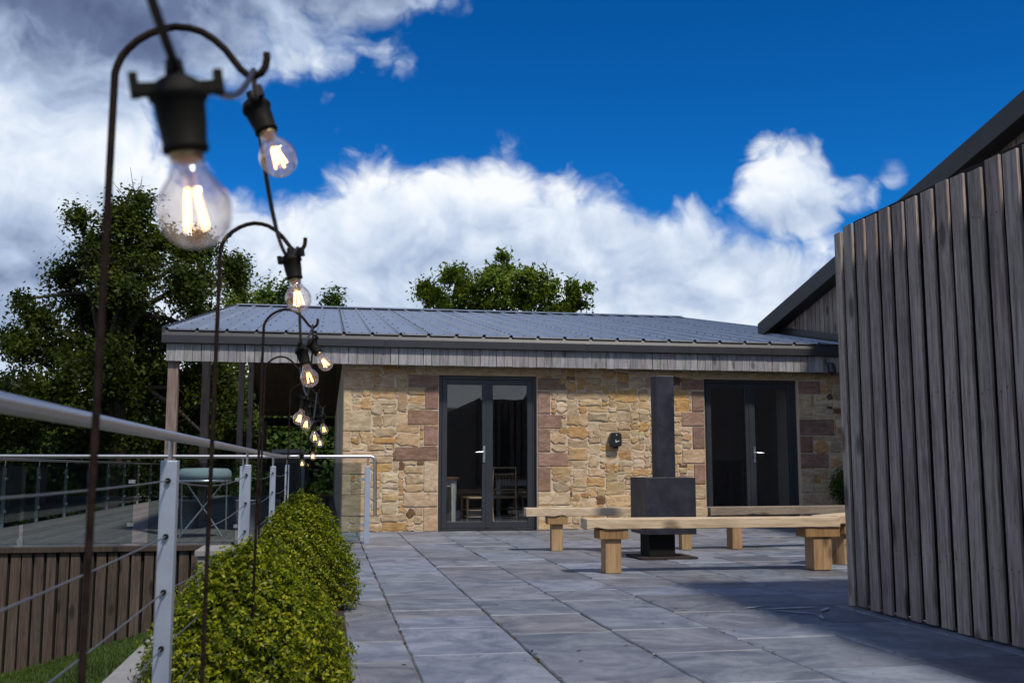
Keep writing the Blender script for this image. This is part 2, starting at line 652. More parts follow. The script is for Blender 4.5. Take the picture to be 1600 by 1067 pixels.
M['limewash'] = wood('limewashed_chair', (.58, .44, .29), (.40, .28, .17), 'Z', rough=.6, knots=False, stain=.1)
M['tabletop'] = wood('oak_top', (.22, .12, .055), (.12, .06, .03), 'X', rough=.45, knots=False)
M['black'] = painted('black_plastic', (.014, .014, .017), .4)
M['silver'] = painted('brushed_handle', (.62, .63, .66), .28, .9)
M['cushion'] = plain('pale_blue_cloth', (.24, .30, .32), .85, 25, .15)
M['terracotta'] = plain('clay_pot', (.20, .10, .06), .85, 15, .2)
M['zinc'] = painted('zinc_pot', (.22, .24, .27), .5, .4)
M['corr'] = plain('fibre_cement', (.10, .095, .09), .9, 4, .25)
M['render'] = plain('grey_render', (.16, .15, .14), .9, 4, .2)
M['stain'] = plain('lime_stain', (.34, .36, .40), .8, 30, .3)


def tint(base, dv=.12, dh=.03):
    k = 1 + random.uniform(-dv, dv)
    return tuple(max(0., c * k * (1 + random.uniform(-dh, dh))) for c in base)


# ================================================================== SETTING
b = MB()
b.add([(-900, -900, -1.9), (900, -900, -1.9), (900, 900, -1.9), (-900, 900, -1.9)], [(0, 1, 2, 3)])
tag(b.build('ground', M['ground']), kind='structure')

# lower lawn falling away from the terrace edge
NX, NY = 30, 40
V, F = [], []
for j in range(NY + 1):
    for i in range(NX + 1):
        x = -12 + 11.2 * i / NX
        y = -6 + 18.6 * j / NY
        z = max(-.45 + .26 * x, -1.86) + .03 * math.sin(x * 2.1 + y * .7) * math.sin(y * 1.3)
        V.append((x, y, z))
for j in range(NY):
    for i in range(NX):
        a = j * (NX + 1) + i
        F.append((a, a + 1, a + NX + 2, a + NX + 1))
b = MB()
b.add(V, F, smooth=True)
tag(b.build('lawn', M['lawn']), kind='structure')


def grass():
    n = 60000
    y = rng.uniform(3.5, 12.4, n)
    x = -.95 - rng.uniform(0, 1, n) ** 1.0 * (1.2 + .30 * y)
    z = -.45 + .26 * x + .03 * np.sin(x * 2.1 + y * .7) * np.sin(y * 1.3)
    h = rng.uniform(.02, .055, n)
    a = rng.uniform(0, 2 * np.pi, n)
    w = rng.uniform(.003, .006, n)
    lx, ly = rng.normal(0, .018, n), rng.normal(0, .018, n)
    V = np.empty((n, 3, 3))
    V[:, 0] = np.stack([x - w * np.cos(a), y - w * np.sin(a), z - .005], 1)
    V[:, 1] = np.stack([x + w * np.cos(a), y + w * np.sin(a), z - .005], 1)
    V[:, 2] = np.stack([x + lx, y + ly, z + h], 1)
    patch = .75 + .35 * np.sin(x * 2.7 + 1.3 * np.sin(y * 1.9)) * np.sin(y * 1.1)
    k = rng.uniform(.7, 1.3, n) * patch
    C = np.stack([.075 * k, .115 * k, .018 * k], 1)
    C = np.repeat(C, 3, 0)
    F = np.arange(3 * n).reshape(n, 3)
    o = mesh_obj('grass', V.reshape(-1, 3), F, C, M['leaf'])
    tag(o, 'short green mown grass sloping below the terrace edge', 'grass', kind='stuff')


grass()

# terrace body (mortar bed) and its flagstones
YF = 14.85
b = MB()
b.box((-.76, -14, -1.88), (12, YF + .1, -.012))
tag(b.build('terrace_bed', M['joint']), kind='structure')


def flags():
    b = MB()
    PAL = [(.175, .195, .240), (.167, .185, .227), (.182, .203, .250), (.150, .164, .198), (.17, .18, .21), (.183, .204, .256), (.138, .146, .17), (.166, .170, .190)]
    xs = [-.735, -.165] + [.41 + .575 * k for k in range(21)]
    for ci in range(len(xs) - 1):
        x0, x1 = xs[ci] + .0045, xs[ci + 1] - .0045
        y = -14 + random.uniform(0, .6)
        while y < YF - .02:
            L = random.choice([.29, .42, .58, .58, .72, .86, .86])
            y1 = min(y + L, YF - .01)
            if YF - y1 < .2:
                y1 = YF - .01
            if y > -1 or random.random() < 1:
                col = tint(random.choice(PAL), .08, .015)
                ja = lambda: random.uniform(-.004, .004)
                hz = random.uniform(-.003, .003)
                tx, ty = random.uniform(-.004, .004), random.uniform(-.004, .004)
                cx, cy = (x0 + x1) / 2, (y + y1) / 2
                # outline with slightly wandering riven edges
                ring = []
                def edge(p, q, m):
                    for i in range(m):
                        s = i / m
                        ring.append((p[0] + (q[0] - p[0]) * s + ja(), p[1] + (q[1] - p[1]) * s + ja()))
                ya, yb = y + .003, y1 - .003
                edge((x0, ya), (x1, ya), 3)
                edge((x1, ya), (x1, yb), 3)
                edge((x1, yb), (x0, yb), 3)
                edge((x0, yb), (x0, ya), 3)
                n = len(ring)
                vs = []
                for (dx, dz) in ((0, -.03), (0, -.007), (.006, 0.)):
                    for (px, py) in ring:
                        qx = px + (dx if px < cx else -dx)
                        qy = py + (dx if py < cy else -dx)
                        vs.append((qx, qy, dz + hz + tx * (qx - cx) + ty * (qy - cy)))
                fs = []
                for k in range(2):
                    for i in range(n):
                        j = (i + 1) % n
                        fs.append((k * n + i, k * n + j, (k + 1) * n + j, (k + 1) * n + i))
                fs.append(tuple(range(2 * n, 3 * n)))
                b.add(vs, fs, col)
            y = y1
    # darker slab row by the end post of the railing
    return b


b = flags()
tag(b.build('terrace', M['flag']), kind='structure')

# pale marks laid on the flags by the screen
b = MB()
def blot(cx, cy, rx, ry, ang, n=18):
    P_ = []
    for i in range(n):
        a = 2 * math.pi * i / n
        k = random.uniform(.65, 1.2)
        x_, y_ = rx * k * math.cos(a), ry * k * math.sin(a)
        P_.append((cx + x_ * math.cos(ang) - y_ * math.sin(ang), cy + x_ * math.sin(ang) + y_ * math.cos(ang), .0062))
    b.add(P_, [tuple(range(n))])
blot(2.94, 6.27, .20, .024, .1)
blot(3.10, 6.16, .10, .018, .9)
blot(2.86, 6.10, .13, .02, -.8)
blot(2.70, 6.34, .10, .016, .5)
blot(2.93, 5.86, .09, .014, 1.2)
tag(b.build('floor_mark', M['stain']), kind='structure')

# moss and weeds in the joints
def moss():
    V, C = [], []
    for jx, ya, yb, n in ((.41, 8.5, 12.2, 130), (.985, 9.5, 12.5, 70), (.985, 4.5, 7.5, 30), (.41, 4.5, 8, 60), (1.56, 10.4, 11, 26), (2.135, 4.4, 6, 26), (1.56, 4.3, 7, 20)):
        cs = [random.uniform(ya, yb) for _ in range(max(3, n // 10))]
        for _ in range(n):
            cy = random.choice(cs) + random.gauss(0, .05)
            cx = jx + random.gauss(0, .006)
            h = random.uniform(.003, .014)
            a = random.uniform(0, 6.28)
            w = random.uniform(.004, .010)
            z0 = -.006
            V += [(cx - w * math.cos(a), cy - w * math.sin(a), z0), (cx + w * math.cos(a), cy + w * math.sin(a), z0), (cx + random.gauss(0, .006), cy + random.gauss(0, .006), z0 + h)]
            g = random.random()
            c = (.06 + .05 * g, .075 + .03 * g, .02) if random.random() < .45 else (.08, .045, .028)
            C += [c] * 3
    F = np.arange(len(V)).reshape(-1, 3)
    tag(mesh_obj('moss', np.array(V), F, np.array(C), M['leaf']), 'tiny weeds and moss growing in the paving joints', 'moss', kind='stuff')


moss()

def litter():
    V, C = [], []
    for _ in range(420):
        y = 4.2 + 9.8 * random.random() ** 1.2
        x = random.uniform(.2, 3.6 + .25 * y)
        if y < 6.6 and x > 3.2: x = random.uniform(.2, 3.1)
        if random.random() < .35: x = .41 + .575 * random.randint(0, 4) + random.gauss(0, .03)
        r = random.uniform(.003, .008) if random.random() < .8 else random.uniform(.010, .018)
        a = random.uniform(0, 6.28)
        ca, sa = math.cos(a), math.sin(a)
        h = random.uniform(.001, .4 * r)
        z = .0055
        V += [(x - r * ca, y - r * sa, z), (x + r * .5 * sa, y - r * .5 * ca, z + h), (x + r * ca, y + r * sa, z + h * .5), (x - r * .5 * sa, y + r * .5 * ca, z + h)]
        k = random.random()
        C += [(.03, .022, .016) if k < .6 else (.07, .045, .022) if k < .85 else (.06, .075, .02)] * 4
    tag(mesh_obj('leaf_litter', np.array(V), np.arange(len(V)).reshape(-1, 4), np.array(C), M['leaf']), 'small dry leaf scraps and grit scattered over the paving', 'litter', kind='stuff')


litter()

# kerb along the terrace edge, planting bed, stone block at the deck
b = MB()
y = -6.
while y < 11.6:
    L = random.uniform(.85, .95)
    b.box((-.90, y + .004, -.30), (-.765, min(y + L, 11.62) - .004, .012), tint((1, 1, 1), .12))
    y += L
tag(b.build('kerb', M['kerb'], bevel=.008), kind='structure')
b = MB()
nb = 60
vs = []
for j in range(nb + 1):
    for i in range(9):
        vs.append((-.44 + .56 * i / 8, -1 + 11 * j / nb, .006 + (.03 * math.sin(math.pi * i / 8)) * (.6 + .4 * math.sin(j * 1.7 + i))))
b.add(vs, [(j * 9 + i, j * 9 + i + 1, j * 9 + i + 10, j * 9 + i + 9) for j in range(nb) for i in range(8)], smooth=True)
tag(b.build('planting_bed', M['soil']), kind='structure')
b = MB()
b.box((-1.36, 11.66, -1.88), (-.77, 12.46, -.052), (.8, .78, .76))
b.box((-1.39, 11.63, -.05), (-.765, 12.46, .012), (1.1, 1.1, 1.12))
tag(b.build('stone_step', M['kerb'], bevel=.006), kind='structure')

# timber deck beside the house
b = MB()
x = -4.85
while x < .14:
    c = tint((1, 1, 1), .16)
    b.box((x, 12.56, -.045), (x + .139, 36.4, 0), c)
    x += .145
b.box((-4.85, 12.60, -1.88), (.16, 36.3, -.05), (.4, .4, .4))
tag(b.build('deck', M['deck'], bevel=.003), kind='structure')


# ================================================================== TIMBER WORK
def boards(b, x0, x1, y, z0, z1, pitch, w, th, col=(1, 1, 1), dv=.22, lean=.006, axis='x', top=.008, zfun=None, bot=.0):
    """a row of upright boards, each with its own tint, height and lean"""
    p = x0
    while p < x1 - .01:
        ww = w + random.uniform(-.004, .004)
        pw = min(ww, x1 - p)
        l = random.uniform(-lean, lean)
        a = z0 + random.uniform(-bot, bot)
        t_ = (zfun(p + pw / 2) if zfun else z1) + random.uniform(-top, top)
        t2 = t_
        if zfun:
            ta, tb = zfun(p), zfun(p + pw)
        else:
            ta = tb = t_
        d = random.uniform(-.002, .002)
        if axis == 'x':
            poly = [(p, y + d, a), (p + pw, y + d, a), (p + pw + l, y + d, tb), (p + l, y + d, ta)]
            b.prism(poly, (0, th, 0), tint(col, dv, .03))
        else:
            poly = [(y + d, p, a), (y + d, p + pw, a), (y + d, p + pw + l, tb), (y + d, p + l, ta)]
            b.prism(poly, (th, 0, 0), tint(col, dv, .03))
        p += pitch


# retaining wall under the deck edge
t = thing('retaining_wall', 'brown upright board wall holding up the deck above the lawn', 'wall', (-3, 12.5, -1.2))
b = MB()
boards(b, -9.2, -1.40, 12.49, -1.88, -.055, .130, .102, .028, dv=.30, lean=.01, top=.004)
b.build('board_panel', M['retain'], t, bevel=.004)
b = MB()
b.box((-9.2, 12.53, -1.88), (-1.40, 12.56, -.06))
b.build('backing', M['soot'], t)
b = MB()
b.box((-9.2, 12.455, -.05), (-1.37, 12.555, .012), (.7, .66, .64))
b.build('capping', M['retain'], t, bevel=.004)

# slatted screen on the right
t = thing('timber_screen', 'tall grey hit-and-miss board screen along the right side of terrace', 'screen', (3.4, 4, 0))
XS = 3.355
b = MB()
boards(b, -4.47, 6.33, XS, .012, 2.475, .151, .107, .017, dv=.20, lean=.005, axis='y', top=.012, bot=.006)
boards(b, 3.40, 6.9, 6.31, .012, 2.475, .151, .107, .017, dv=.20, lean=.005, axis='x', top=.012, bot=.006)
for k in range(72):
    for z in (.39, 1.29, 2.19):
        for dy in (.028, .082):
            y_ = -4.47 + .151 * k + dy + random.uniform(-.006, .006)
            b.lathe([(.0045, 0), (.0045, .002), (.002, .0028)], 6, Matrix.Translation((XS + .0008, y_, z + random.uniform(-.02, .02))) @ Matrix.Rotation(R(-90), 4, 'Y'), mi=1)
b.build('front_boards', [M['larch'], M['screw']], t, bevel=.004)
b = MB()
boards(b, -4.39, 6.24, XS + .095, .006, 2.53, .150, .148, .026, col=(.7, .66, .62), dv=.16, lean=.004, axis='y')
boards(b, 3.50, 6.9, 6.225, .006, 2.50, .150, .148, .026, col=(.7, .66, .62), dv=.16, lean=.004, axis='x')
b.build('rear_boards', M['larch_back'], t, bevel=.003)
b = MB()
for z in (.35, 1.25, 2.15):
    b.box((XS + .06, -4.4, z), (XS + .0925, 6.2, z + .09))
    b.box((3.47, 6.255, z + .003), (6.85, 6.305, z + .088))
b.build('rail', M['larch_back'], t)

# ================================================================== BARN (right)
XB = 8.0
XV = 7.72         # the verge stands clear of the gable boards
def barn_z(y):      # height of the verge over the gable
    return 3.516 + .2187 * (17.37 - (y if y > 3 else 6 - y))


t = thing('timber_barn', 'tall timber clad barn with dark sloping verge behind the board screen', 'barn', (8, 10, 0))
b = MB()
boards(b, -11.3, 17.3, XB, 0., 4, .15, .125, .03, dv=.18, lean=.003, axis='y', zfun=lambda y: barn_z(y) - .18)
b.build('cladding', M['larch'], t, bevel=.003)
b = MB()
b.prism([(XB + .032, -11.3, 0), (XB + .032, 17.32, 0), (XB + .032, 17.32, barn_z(17.32) - .14), (XB + .032, 3, barn_z(3) - .14), (XB + .032, -11.3, barn_z(-11.3) - .14)], (20, 0, 0), (.8, .8, .8))
b.build('wall', M['larch_back'], t)
b = MB()
for (ya, yb) in ((17.5, 3.0), (3.0, -11.5)):
    za, zb = barn_z(ya), barn_z(yb)
    b.prism([(XV + .05, ya, za - .13), (XV + .05, yb, zb - .13), (XV + .05, yb, zb + .05), (XV + .05, ya, za + .05)], (20.6, 0, 0))
b.build('roof', M['barnroof'], t)
b = MB()
for (ya, yb) in ((17.55, 3.0), (3.0, -11.55)):
    za, zb = barn_z(ya), barn_z(yb)
    b.prism([(XV, ya, za - .22), (XV, yb, zb - .22), (XV, yb, zb + .05), (XV, ya, za + .05)], (.045, 0, 0))
    b.prism([(XV + .048, ya, za - .20), (XV + .048, yb, zb - .20), (XV + .048, yb, zb - .17), (XV + .048, ya, za - .17)], (XB - XV - .05, 0, 0), (.6, .6, .6))
b.build('verge_trim', M['barnroof'], t)

# ================================================================== STONE HOUSE
house = thing('stone_house', 'low rubble stone house with blue-grey metal roof and glazed double doors', 'house', (4, 15, 0))
BUFF = [(.52, .42, .29), (.57, .47, .34), (.50, .39, .255), (.55, .44, .30), (.49, .375, .245), (.58, .48, .36), (.54, .45, .33), (.47, .37, .26), (.50, .375, .225), (.56, .43, .27), (.52, .37, .20), (.50, .33, .15), (.54, .35, .17), (.60, .50, .37), (.45, .36, .26)]
BROWN = [(.17, .095, .06), (.20, .12, .075), (.14, .09, .075)]
PURP = [(.30, .205, .17), (.27, .18, .15), (.32, .215, .175), (.26, .17, .14)]
PALE = [(.56, .45, .31), (.60, .49, .35), (.53, .43, .30), (.57, .47, .345)]
D1 = (1.57, 3.03)
D2 = (5.63, 7.16)
DH = 2.25
WT = 2.72


def block(b, x0, x1, z0, z1, col, proud=.012, rough=.0):
    """a dressed stone with a slightly worn arris"""
    e = .006
    x0, x1, z0, z1 = x0 + .004, x1 - .004, z0 + .004, z1 - .004
    y = YF - proud - random.uniform(0, .004)
    vs = [(x0, YF + .02, z0), (x1, YF + .02, z0), (x1, YF + .02, z1), (x0, YF + .02, z1),
          (x0, y + e, z0), (x1, y + e, z0), (x1, y + e, z1), (x0, y + e, z1),
          (x0 + e, y, z0 + e), (x1 - e, y, z0 + e), (x1 - e, y, z1 - e), (x0 + e, y, z1 - e)]
    fs = []
    for k in (0, 4):
        for i in range(4):
            j = (i + 1) % 4
            fs.append((k + i, k + j, k + 4 + j, k + 4 + i))
    fs.append((8, 9, 10, 11))
    b.add(vs, fs, col)


def rubble(b, x0, x1, z0, z1, col):
    """one rough stone: an irregular outline that bulges out of the mortar"""
    g = random.uniform(.0015, .005)
    x0, x1, z0, z1 = x0 + g, x1 - g, z0 + g, z1 - g
    w, h = x1 - x0, z1 - z0
    if w < .02 or h < .015:
        return
    j = min(.026, .20 * min(w, h))
    c = min(w, h) * random.uniform(.08, .34)
    P = []
    def put(x, z): P.append((x + random.uniform(-j, j) * .7, z + random.uniform(-j, j) * .7))
    put(x0 + c, z0); put((x0 + x1) / 2, z0 + random.uniform(-.3, .6) * j); put(x1 - c * random.uniform(.5, 1.4), z0)
    put(x1, z0 + c * random.uniform(.5, 1.2)); put(x1 - random.uniform(-.3, .6) * j, (z0 + z1) / 2); put(x1, z1 - c)
    put(x1 - c * random.uniform(.5, 1.5), z1); put((x0 + x1) / 2, z1 - random.uniform(-.3, .6) * j); put(x0 + c, z1)
    put(x0, z1 - c * random.uniform(.5, 1.4)); put(x0 + random.uniform(-.3, .6) * j, (z0 + z1) / 2); put(x0, z0 + c)
    n = len(P)
    cx, cz = (x0 + x1) / 2, (z0 + z1) / 2
    pr = random.uniform(.005, .019)
    tx, tz = random.uniform(-.03, .03), random.uniform(-.05, .05)
    vs = []
    for s, d in ((1.0, -.02), (1.0, pr * .35), (.93, pr * .8), (.72, pr)):
        for (x, z) in P:
            qx, qz = cx + (x - cx) * s, cz + (z - cz) * s
            dd = d + (tx * (qx - cx) + tz * (qz - cz) + random.uniform(-.002, .002) if s < 1 else 0)
            vs.append((qx, YF - dd, qz))
    fs = []
    for k in range(3):
        for i in range(n):
            q = (i + 1) % n
            fs.append((k * n + i, k * n + q, (k + 1) * n + q, (k + 1) * n + i))
    fs.append(tuple(range(3 * n, 4 * n)))
    b.add(vs, fs, col)


Q = []      # dressed stones: x0, x1, z0, z1, colour
def zz(y): return (962 - y) * .00259
def qcol(kind): return tint(random.choice(PURP if kind == 'p' else PALE), .10, .04)
e = D1[0]
for (ya, yb, w, k) in ((98, 167, .45, 'p'), (172, 288, .20, 'p'), (295, 375, .45, 'p'), (380, 490, .21, 'p'), (498, 575, .62, 'p'), (580, 745, .21, 'b'), (748, 828, .50, 'b'), (832, 962, .21, 'b')):
    Q.append((e - w, e - .005, zz(yb), zz(ya), qcol(k)))
e = D1[1]
for (ya, yb, w, k) in ((104, 172, .36, 'p'), (178, 307, .20, 'p'), (311, 391, .37, 'p'), (395, 523, .20, 'p'), (528, 606, .46, 'p'), (611, 746, .20, 'p'), (750, 822, .49, 'b'), (827, 962, .22, 'b')):
    Q.append((e + .005, e + w, zz(yb), zz(ya), qcol(k)))
e = D2[0]
for (za, zb, w, k) in ((2.08, 2.24, .37, 'p'), (1.75, 2.06, .20, 'p'), (1.53, 1.74, .37, 'p'), (1.19, 1.52, .20, 'p'), (.97, 1.18, .37, 'b'), (.66, .96, .19, 'p'), (.44, .65, .37, 'b'), (0, .43, .21, 'b')):
    Q.append((e - w, e - .005, za, zb, qcol(k)))
e = D2[1]
for (za, zb, w, k) in ((2.04, 2.24, .37, 'p'), (1.66, 2.03, .22, 'b'), (1.40, 1.65, .58, 'p'), (1.13, 1.39, .22, 'p'), (.90, 1.12, .47, 'p'), (.52, .89, .22, 'b'), (.30, .51, .45, 'b'), (0, .29, .22, 'b')):
    Q.append((e + .005, e + w, za, zb, qcol(k)))
z = 0.
for i, h in enumerate((.22, .30, .29, .32, .29, .30, .30, .28, .26)):
    w = .40 if i % 2 else .115
    Q.append((.2, .2 + w, z, min(z + h, WT - .1), qcol('b')))
    z += h
LINT = ((1.38, 3.22, 2.255, 2.43), (5.45, 7.40, 2.255, 2.43))

b = MB()
# mortar body with the two door openings
Yb = YF + .35
for (x0, x1, z0, z1) in ((.2, D1[0], 0, WT), (D1[1], D2[0], 0, WT), (D2[1], 7.99, 0, WT)):
    b.box((x0, YF, z0 - .05), (x1, Yb, z1), (1, 1, 1), 1)
for d in (D1, D2):
    b.box((d[0], YF, DH), (d[1], Yb, WT), (1, 1, 1), 1)
b.box((.2, Yb, -.05), (.5, 36, WT - .15), (1, 1, 1), 1)          # side wall under the veranda
for q in Q:
    block(b, *q)
# random rubble between the dressed stones, packed on a grid
G_ = .02
nx, nz = int(7.79 / G_), int(WT / G_)
occ = np.zeros((nx, nz), bool)
def mark(x0, x1, z0, z1):
    occ[max(0, round((x0 - .2) / G_)):max(0, round((x1 - .2) / G_)), max(0, round(z0 / G_)):max(0, round(z1 / G_))] = True
for q in Q: mark(*q[:4])
for q in LINT: mark(*q)
for d in (D1, D2): mark(d[0] - .005, d[1] + .005, 0, DH)
while True:
    free = np.argwhere(~occ.T)
    if not len(free): break
    zi, xi = free[0]
    run = 0
    while xi + run < nx and not occ[xi + run, zi] and run < 30: run += 1
    big = random.random()
    w = random.randint(6, 11) if big < .30 else random.randint(11, 23) if big < .96 else random.randint(4, 6)
    if run - w < 4: w = run if run <= 20 else run // 2
    w = min(w, run)
    h = random.choice([4, 5, 5, 6, 6, 7, 7, 8, 9, 10]) if w > 6 else random.choice([3, 4, 5, 6, 7])
    hh = 0
    while hh < h and zi + hh < nz and not occ[xi:xi + w, zi + hh].any(): hh += 1
    # do not leave slivers above
    k = 0
    while zi + hh + k < nz and k < 3 and not occ[xi:xi + w, zi + hh + k].any(): k += 1
    if k < 3 and (zi + hh + k >= nz or occ[xi:xi + w, zi + hh + k].any()): hh += k
    occ[xi:xi + w, zi:zi + hh] = True
    r_ = random.random()
    c = random.choice(BROWN) if r_ < .07 else (random.choice(PURP) if r_ < .10 else random.choice(BUFF))
    if w * hh > 48 and c in BROWN + PURP:
        c = random.choice(BUFF)
    c = tint(c, .13, .04)
    rubble(b, .2 + xi * G_, .2 + (xi + w) * G_, zi * G_, (zi + hh) * G_, c)
b.build('wall', [M['sand'], M['mortar']], house)
for q in LINT:
    b = MB()
    block(b, *q, tint((.50, .40, .27), .03, .02), .016)
    b.build('lintel', M['sand'], house)

# roof: ribbed steel sheets both sides of the ridge
YE, YR, YK = 14.60, 25.35, 36.1
ZE, SL = 2.79, .1878
XL, XR = -2.24, 8.99
def roof_z(y): return ZE + SL * (y - YE) if y <= YR else ZE + SL * (2 * YR - y - YE)


prof = []
x = XL
pit = .40
while x < XR - .02:
    for dx, dz in ((0, 0), (.012, .034), (.042, .034), (.054, 0)):
        if x + dx < XR: prof.append((x + dx, dz))
    x += pit
prof.append((XR, 0))
b = MB()
vs = []
ys = (YE - .06, YR, YK + .06)
for yv in ys:
    for (px, dz) in prof:
        vs.append((px, yv, roof_z(yv) + dz))
n = len(prof)
b.add(vs, [(k * n + i, k * n + i + 1, (k + 1) * n + i + 1, (k + 1) * n + i) for k in range(2) for i in range(n - 1)])
def screw(px, py, pz, r=.011):
    m_ = 6
    vs = [(px + r * math.cos(a * math.pi / 3), py + r * 1.0 * math.sin(a * math.pi / 3), pz + SL * r * math.sin(a * math.pi / 3)) for a in range(m_)]
    vs += [(p[0], p[1], p[2] + .012) for p in vs]
    b.add(vs, [tuple(range(6, 12))] + [(i, (i + 1) % 6, 6 + (i + 1) % 6, 6 + i) for i in range(6)], mi=1)
x = XL
i = 0
while x < XR - .3:
    for j in range(8):
        yv = YE + .35 + j * 1.48
        if yv < YR - .2:
            screw(x + .105, yv, roof_z(yv), .013)
            if j % 2 == 0 or i % 3 == 1:
                screw(x + .29, yv + .03, roof_z(yv), .013)
    if i % 3 == 0:                                   # sheet laps are stitched closely along the rib
        yv = YE + .15
        while yv < YR - .2:
            screw(x + .027, yv, roof_z(yv) + .034, .011)
            yv += .37
    x += pit
    i += 1
b.build('roof', [M['roof'], M['screw']], house)
b = MB()
for s, (ya, yb) in ((0, (YR - .28, YR)), (1, (YR, YR + .28))):
    za, zb = roof_z(ya) + .042, roof_z(yb) + .05
    if s: za, zb = roof_z(YR) + .05, roof_z(yb) + .042
    b.prism([(XL - .01, ya, za), (XL - .01, yb, zb), (XL - .01, yb, zb + .012), (XL - .01, ya, za + .012)], (XR - XL + .02, 0, 0))
b.build('ridge_cap', M['roof'], house)
b = MB()
for (ya, yb) in ((YE - .05, YR), (YR, YK + .05)):
    b.prism([(XL - .04, ya, roof_z(ya) - .16), (XL - .04, yb, roof_z(yb) - .16), (XL - .04, yb, roof_z(yb) + .045), (XL - .04, ya, roof_z(ya) + .045)], (.035, 0, 0))
b.build('verge_trim', M['trim'], house)
b = MB()            # lead flashing where the roof meets the barn
b.prism([(7.985, YE - .03, roof_z(YE - .03) + .03), (7.985, 17.4, roof_z(17.4) + .03), (7.985, 17.4, roof_z(17.4) + .15), (7.985, YE - .03, roof_z(YE - .03) + .15)], (-.012, 0, 0))
b.prism([(7.97, YE - .03, roof_z(YE - .03) + .037), (7.97, 17.4, roof_z(17.4) + .037), (7.97, 17.4, roof_z(17.4) + .045), (7.97, YE - .03, roof_z(YE - .03) + .045)], (-.13, 0, 0))
b.build('flashing', M['trim'], house)
b = MB()            # under-roof lining, seen through the veranda
for (ya, yb) in ((YE + .1, YR), (YR, YK - .05)):
    xx = XL + .01
    while xx < XR - .05:
        w = min(.30, XR - xx)
        b.prism([(xx + .004, ya, roof_z(ya) - .10), (xx + .004, yb, roof_z(yb) - .10), (xx + .004, yb, roof_z(yb) - .03), (xx + .004, ya, roof_z(ya) - .03)], (w - .008, 0, 0), tint((.85, .70, .62), .14))
        xx += .30
b.build('soffit', M['larch'], house)
# gutter: folded steel with a sloping upper face
b = MB()
g0 = YE - .03
poly = [(XL - .04, g0, 2.798), (XL - .04, g0 - .030, 2.71), (XL - .04, g0 - .033, 2.603), (XL - .04, g0 + .06, 2.603), (XL - .04, g0 + .06, 2.73)]
b.prism(poly, (7.985 - XL + .04, 0, 0))
for xx in (.75, 3.7, 6.6):
    b.box((xx, g0 - .037, 2.599), (xx + .05, g0 + .02, 2.71), (.85, .85, .9))
b.build('gutter', M['trim'], house, bevel=.004)
b = MB()
boards(b, XL + .02, 7.985, YE + .0, 2.356, 2.60, .118, .1135, .025, dv=.20, lean=.0015, top=.002, bot=.003)
b.build('fascia', M['fascia'], house, bevel=.0025)
b = MB()
b.box((XL + .02, YE + .028, 2.37), (7.98, YE + .06, 2.68))
b.build('eaves_lining', M['larch_back'], house)
b = MB()
b.box((XL + .02, YE + .062, 2.555), (7.98, YF - .002, 2.57), (.7, .7, .7))
b.build('eaves_board', M['larch_back'], house)
b = MB()
b.box((XL - .0, YK - .25, 2.35), (.2, YK - .15, 2.62))
b.build('eaves_beam', M['larch_back'], house)
for (py, zt) in ((14.735, 2.55), (18.6, 3.35), (25.9, 4.45), (29.0, 3.95), (35.9, 2.5)):
    b = MB()
    b.box((XL + .04, py - .07, 0), (XL + .18, py + .07, zt), tint((1, .95, .92), .12))
    b.build('veranda_post', M['post'], house, bevel=.006)


def french_door(d, handle_side, label):
    x0, x1 = d
    xm = (x0 + x1) / 2
    yf = YF + .075
    b = MB()
    f = .055
    # outer frame
    b.box((x0 + .004, yf, .0), (x0 + f, yf + .07, DH - .004))
    b.box((x1 - f, yf, .0), (x1 - .004, yf + .07, DH - .004))
    b.box((x0 + f, yf, DH - f), (x1 - f, yf + .07, DH - .004))
    b.box((x0 + f, yf, 0), (x1 - f, yf + .07, .03))
    # two leaves with wide stiles
    s = .075
    for (a, c) in ((x0 + f + .003, xm - .004), (xm + .004, x1 - f - .003)):
        y2 = yf - .006
        b.box((a, y2, .034), (a + s, y2 + .06, DH - f - .003))
        b.box((c - s, y2, .034), (c, y2 + .06, DH - f - .003))
        b.box((a + s, y2, .034), (c - s, y2 + .06, .034 + s + .02))
        b.box((a + s, y2, DH - f - .003 - s), (c - s, y2 + .06, DH - f - .003))
    b.box((xm - .022, yf - .016, .04), (xm + .022, yf - .0065, DH - f - .01))
    fr = b.build('french_door', M['frame'], house, bevel=.004)
    if label: fr['label'] = label
    for (a, c) in ((x0 + f + .003 + s, xm - .004 - s), (xm + .004 + s, x1 - f - .003 - s)):
        b = MB()
        b.box((a - .004, yf + .022, .12), (c + .004, yf + .028, DH - f - s + .002))
        b.build('pane', M['glass'], fr)
    b = MB()
    hx = xm + (-.052 if handle_side < 0 else .052)
    b.box((hx - .017, yf - .017, .98), (hx + .017, yf - .0062, 1.22))
    b.tube([(hx, yf - .018, 1.13), (hx, yf - .062, 1.13), (hx + handle_side * .02, yf - .068, 1.13), (hx + handle_side * .13, yf - .068, 1.125)], .0095, 8)
    b.tube([(hx, yf - .016, 1.03), (hx, yf - .024, 1.03)], .011, 10)
    b.build('handle', M['silver'], fr)
    return fr


french_door(D1, -1, 'dark grey double glazed door nearer the railing')
french_door(D2, 1, 'dark grey double glazed door in the shaded end of the wall')

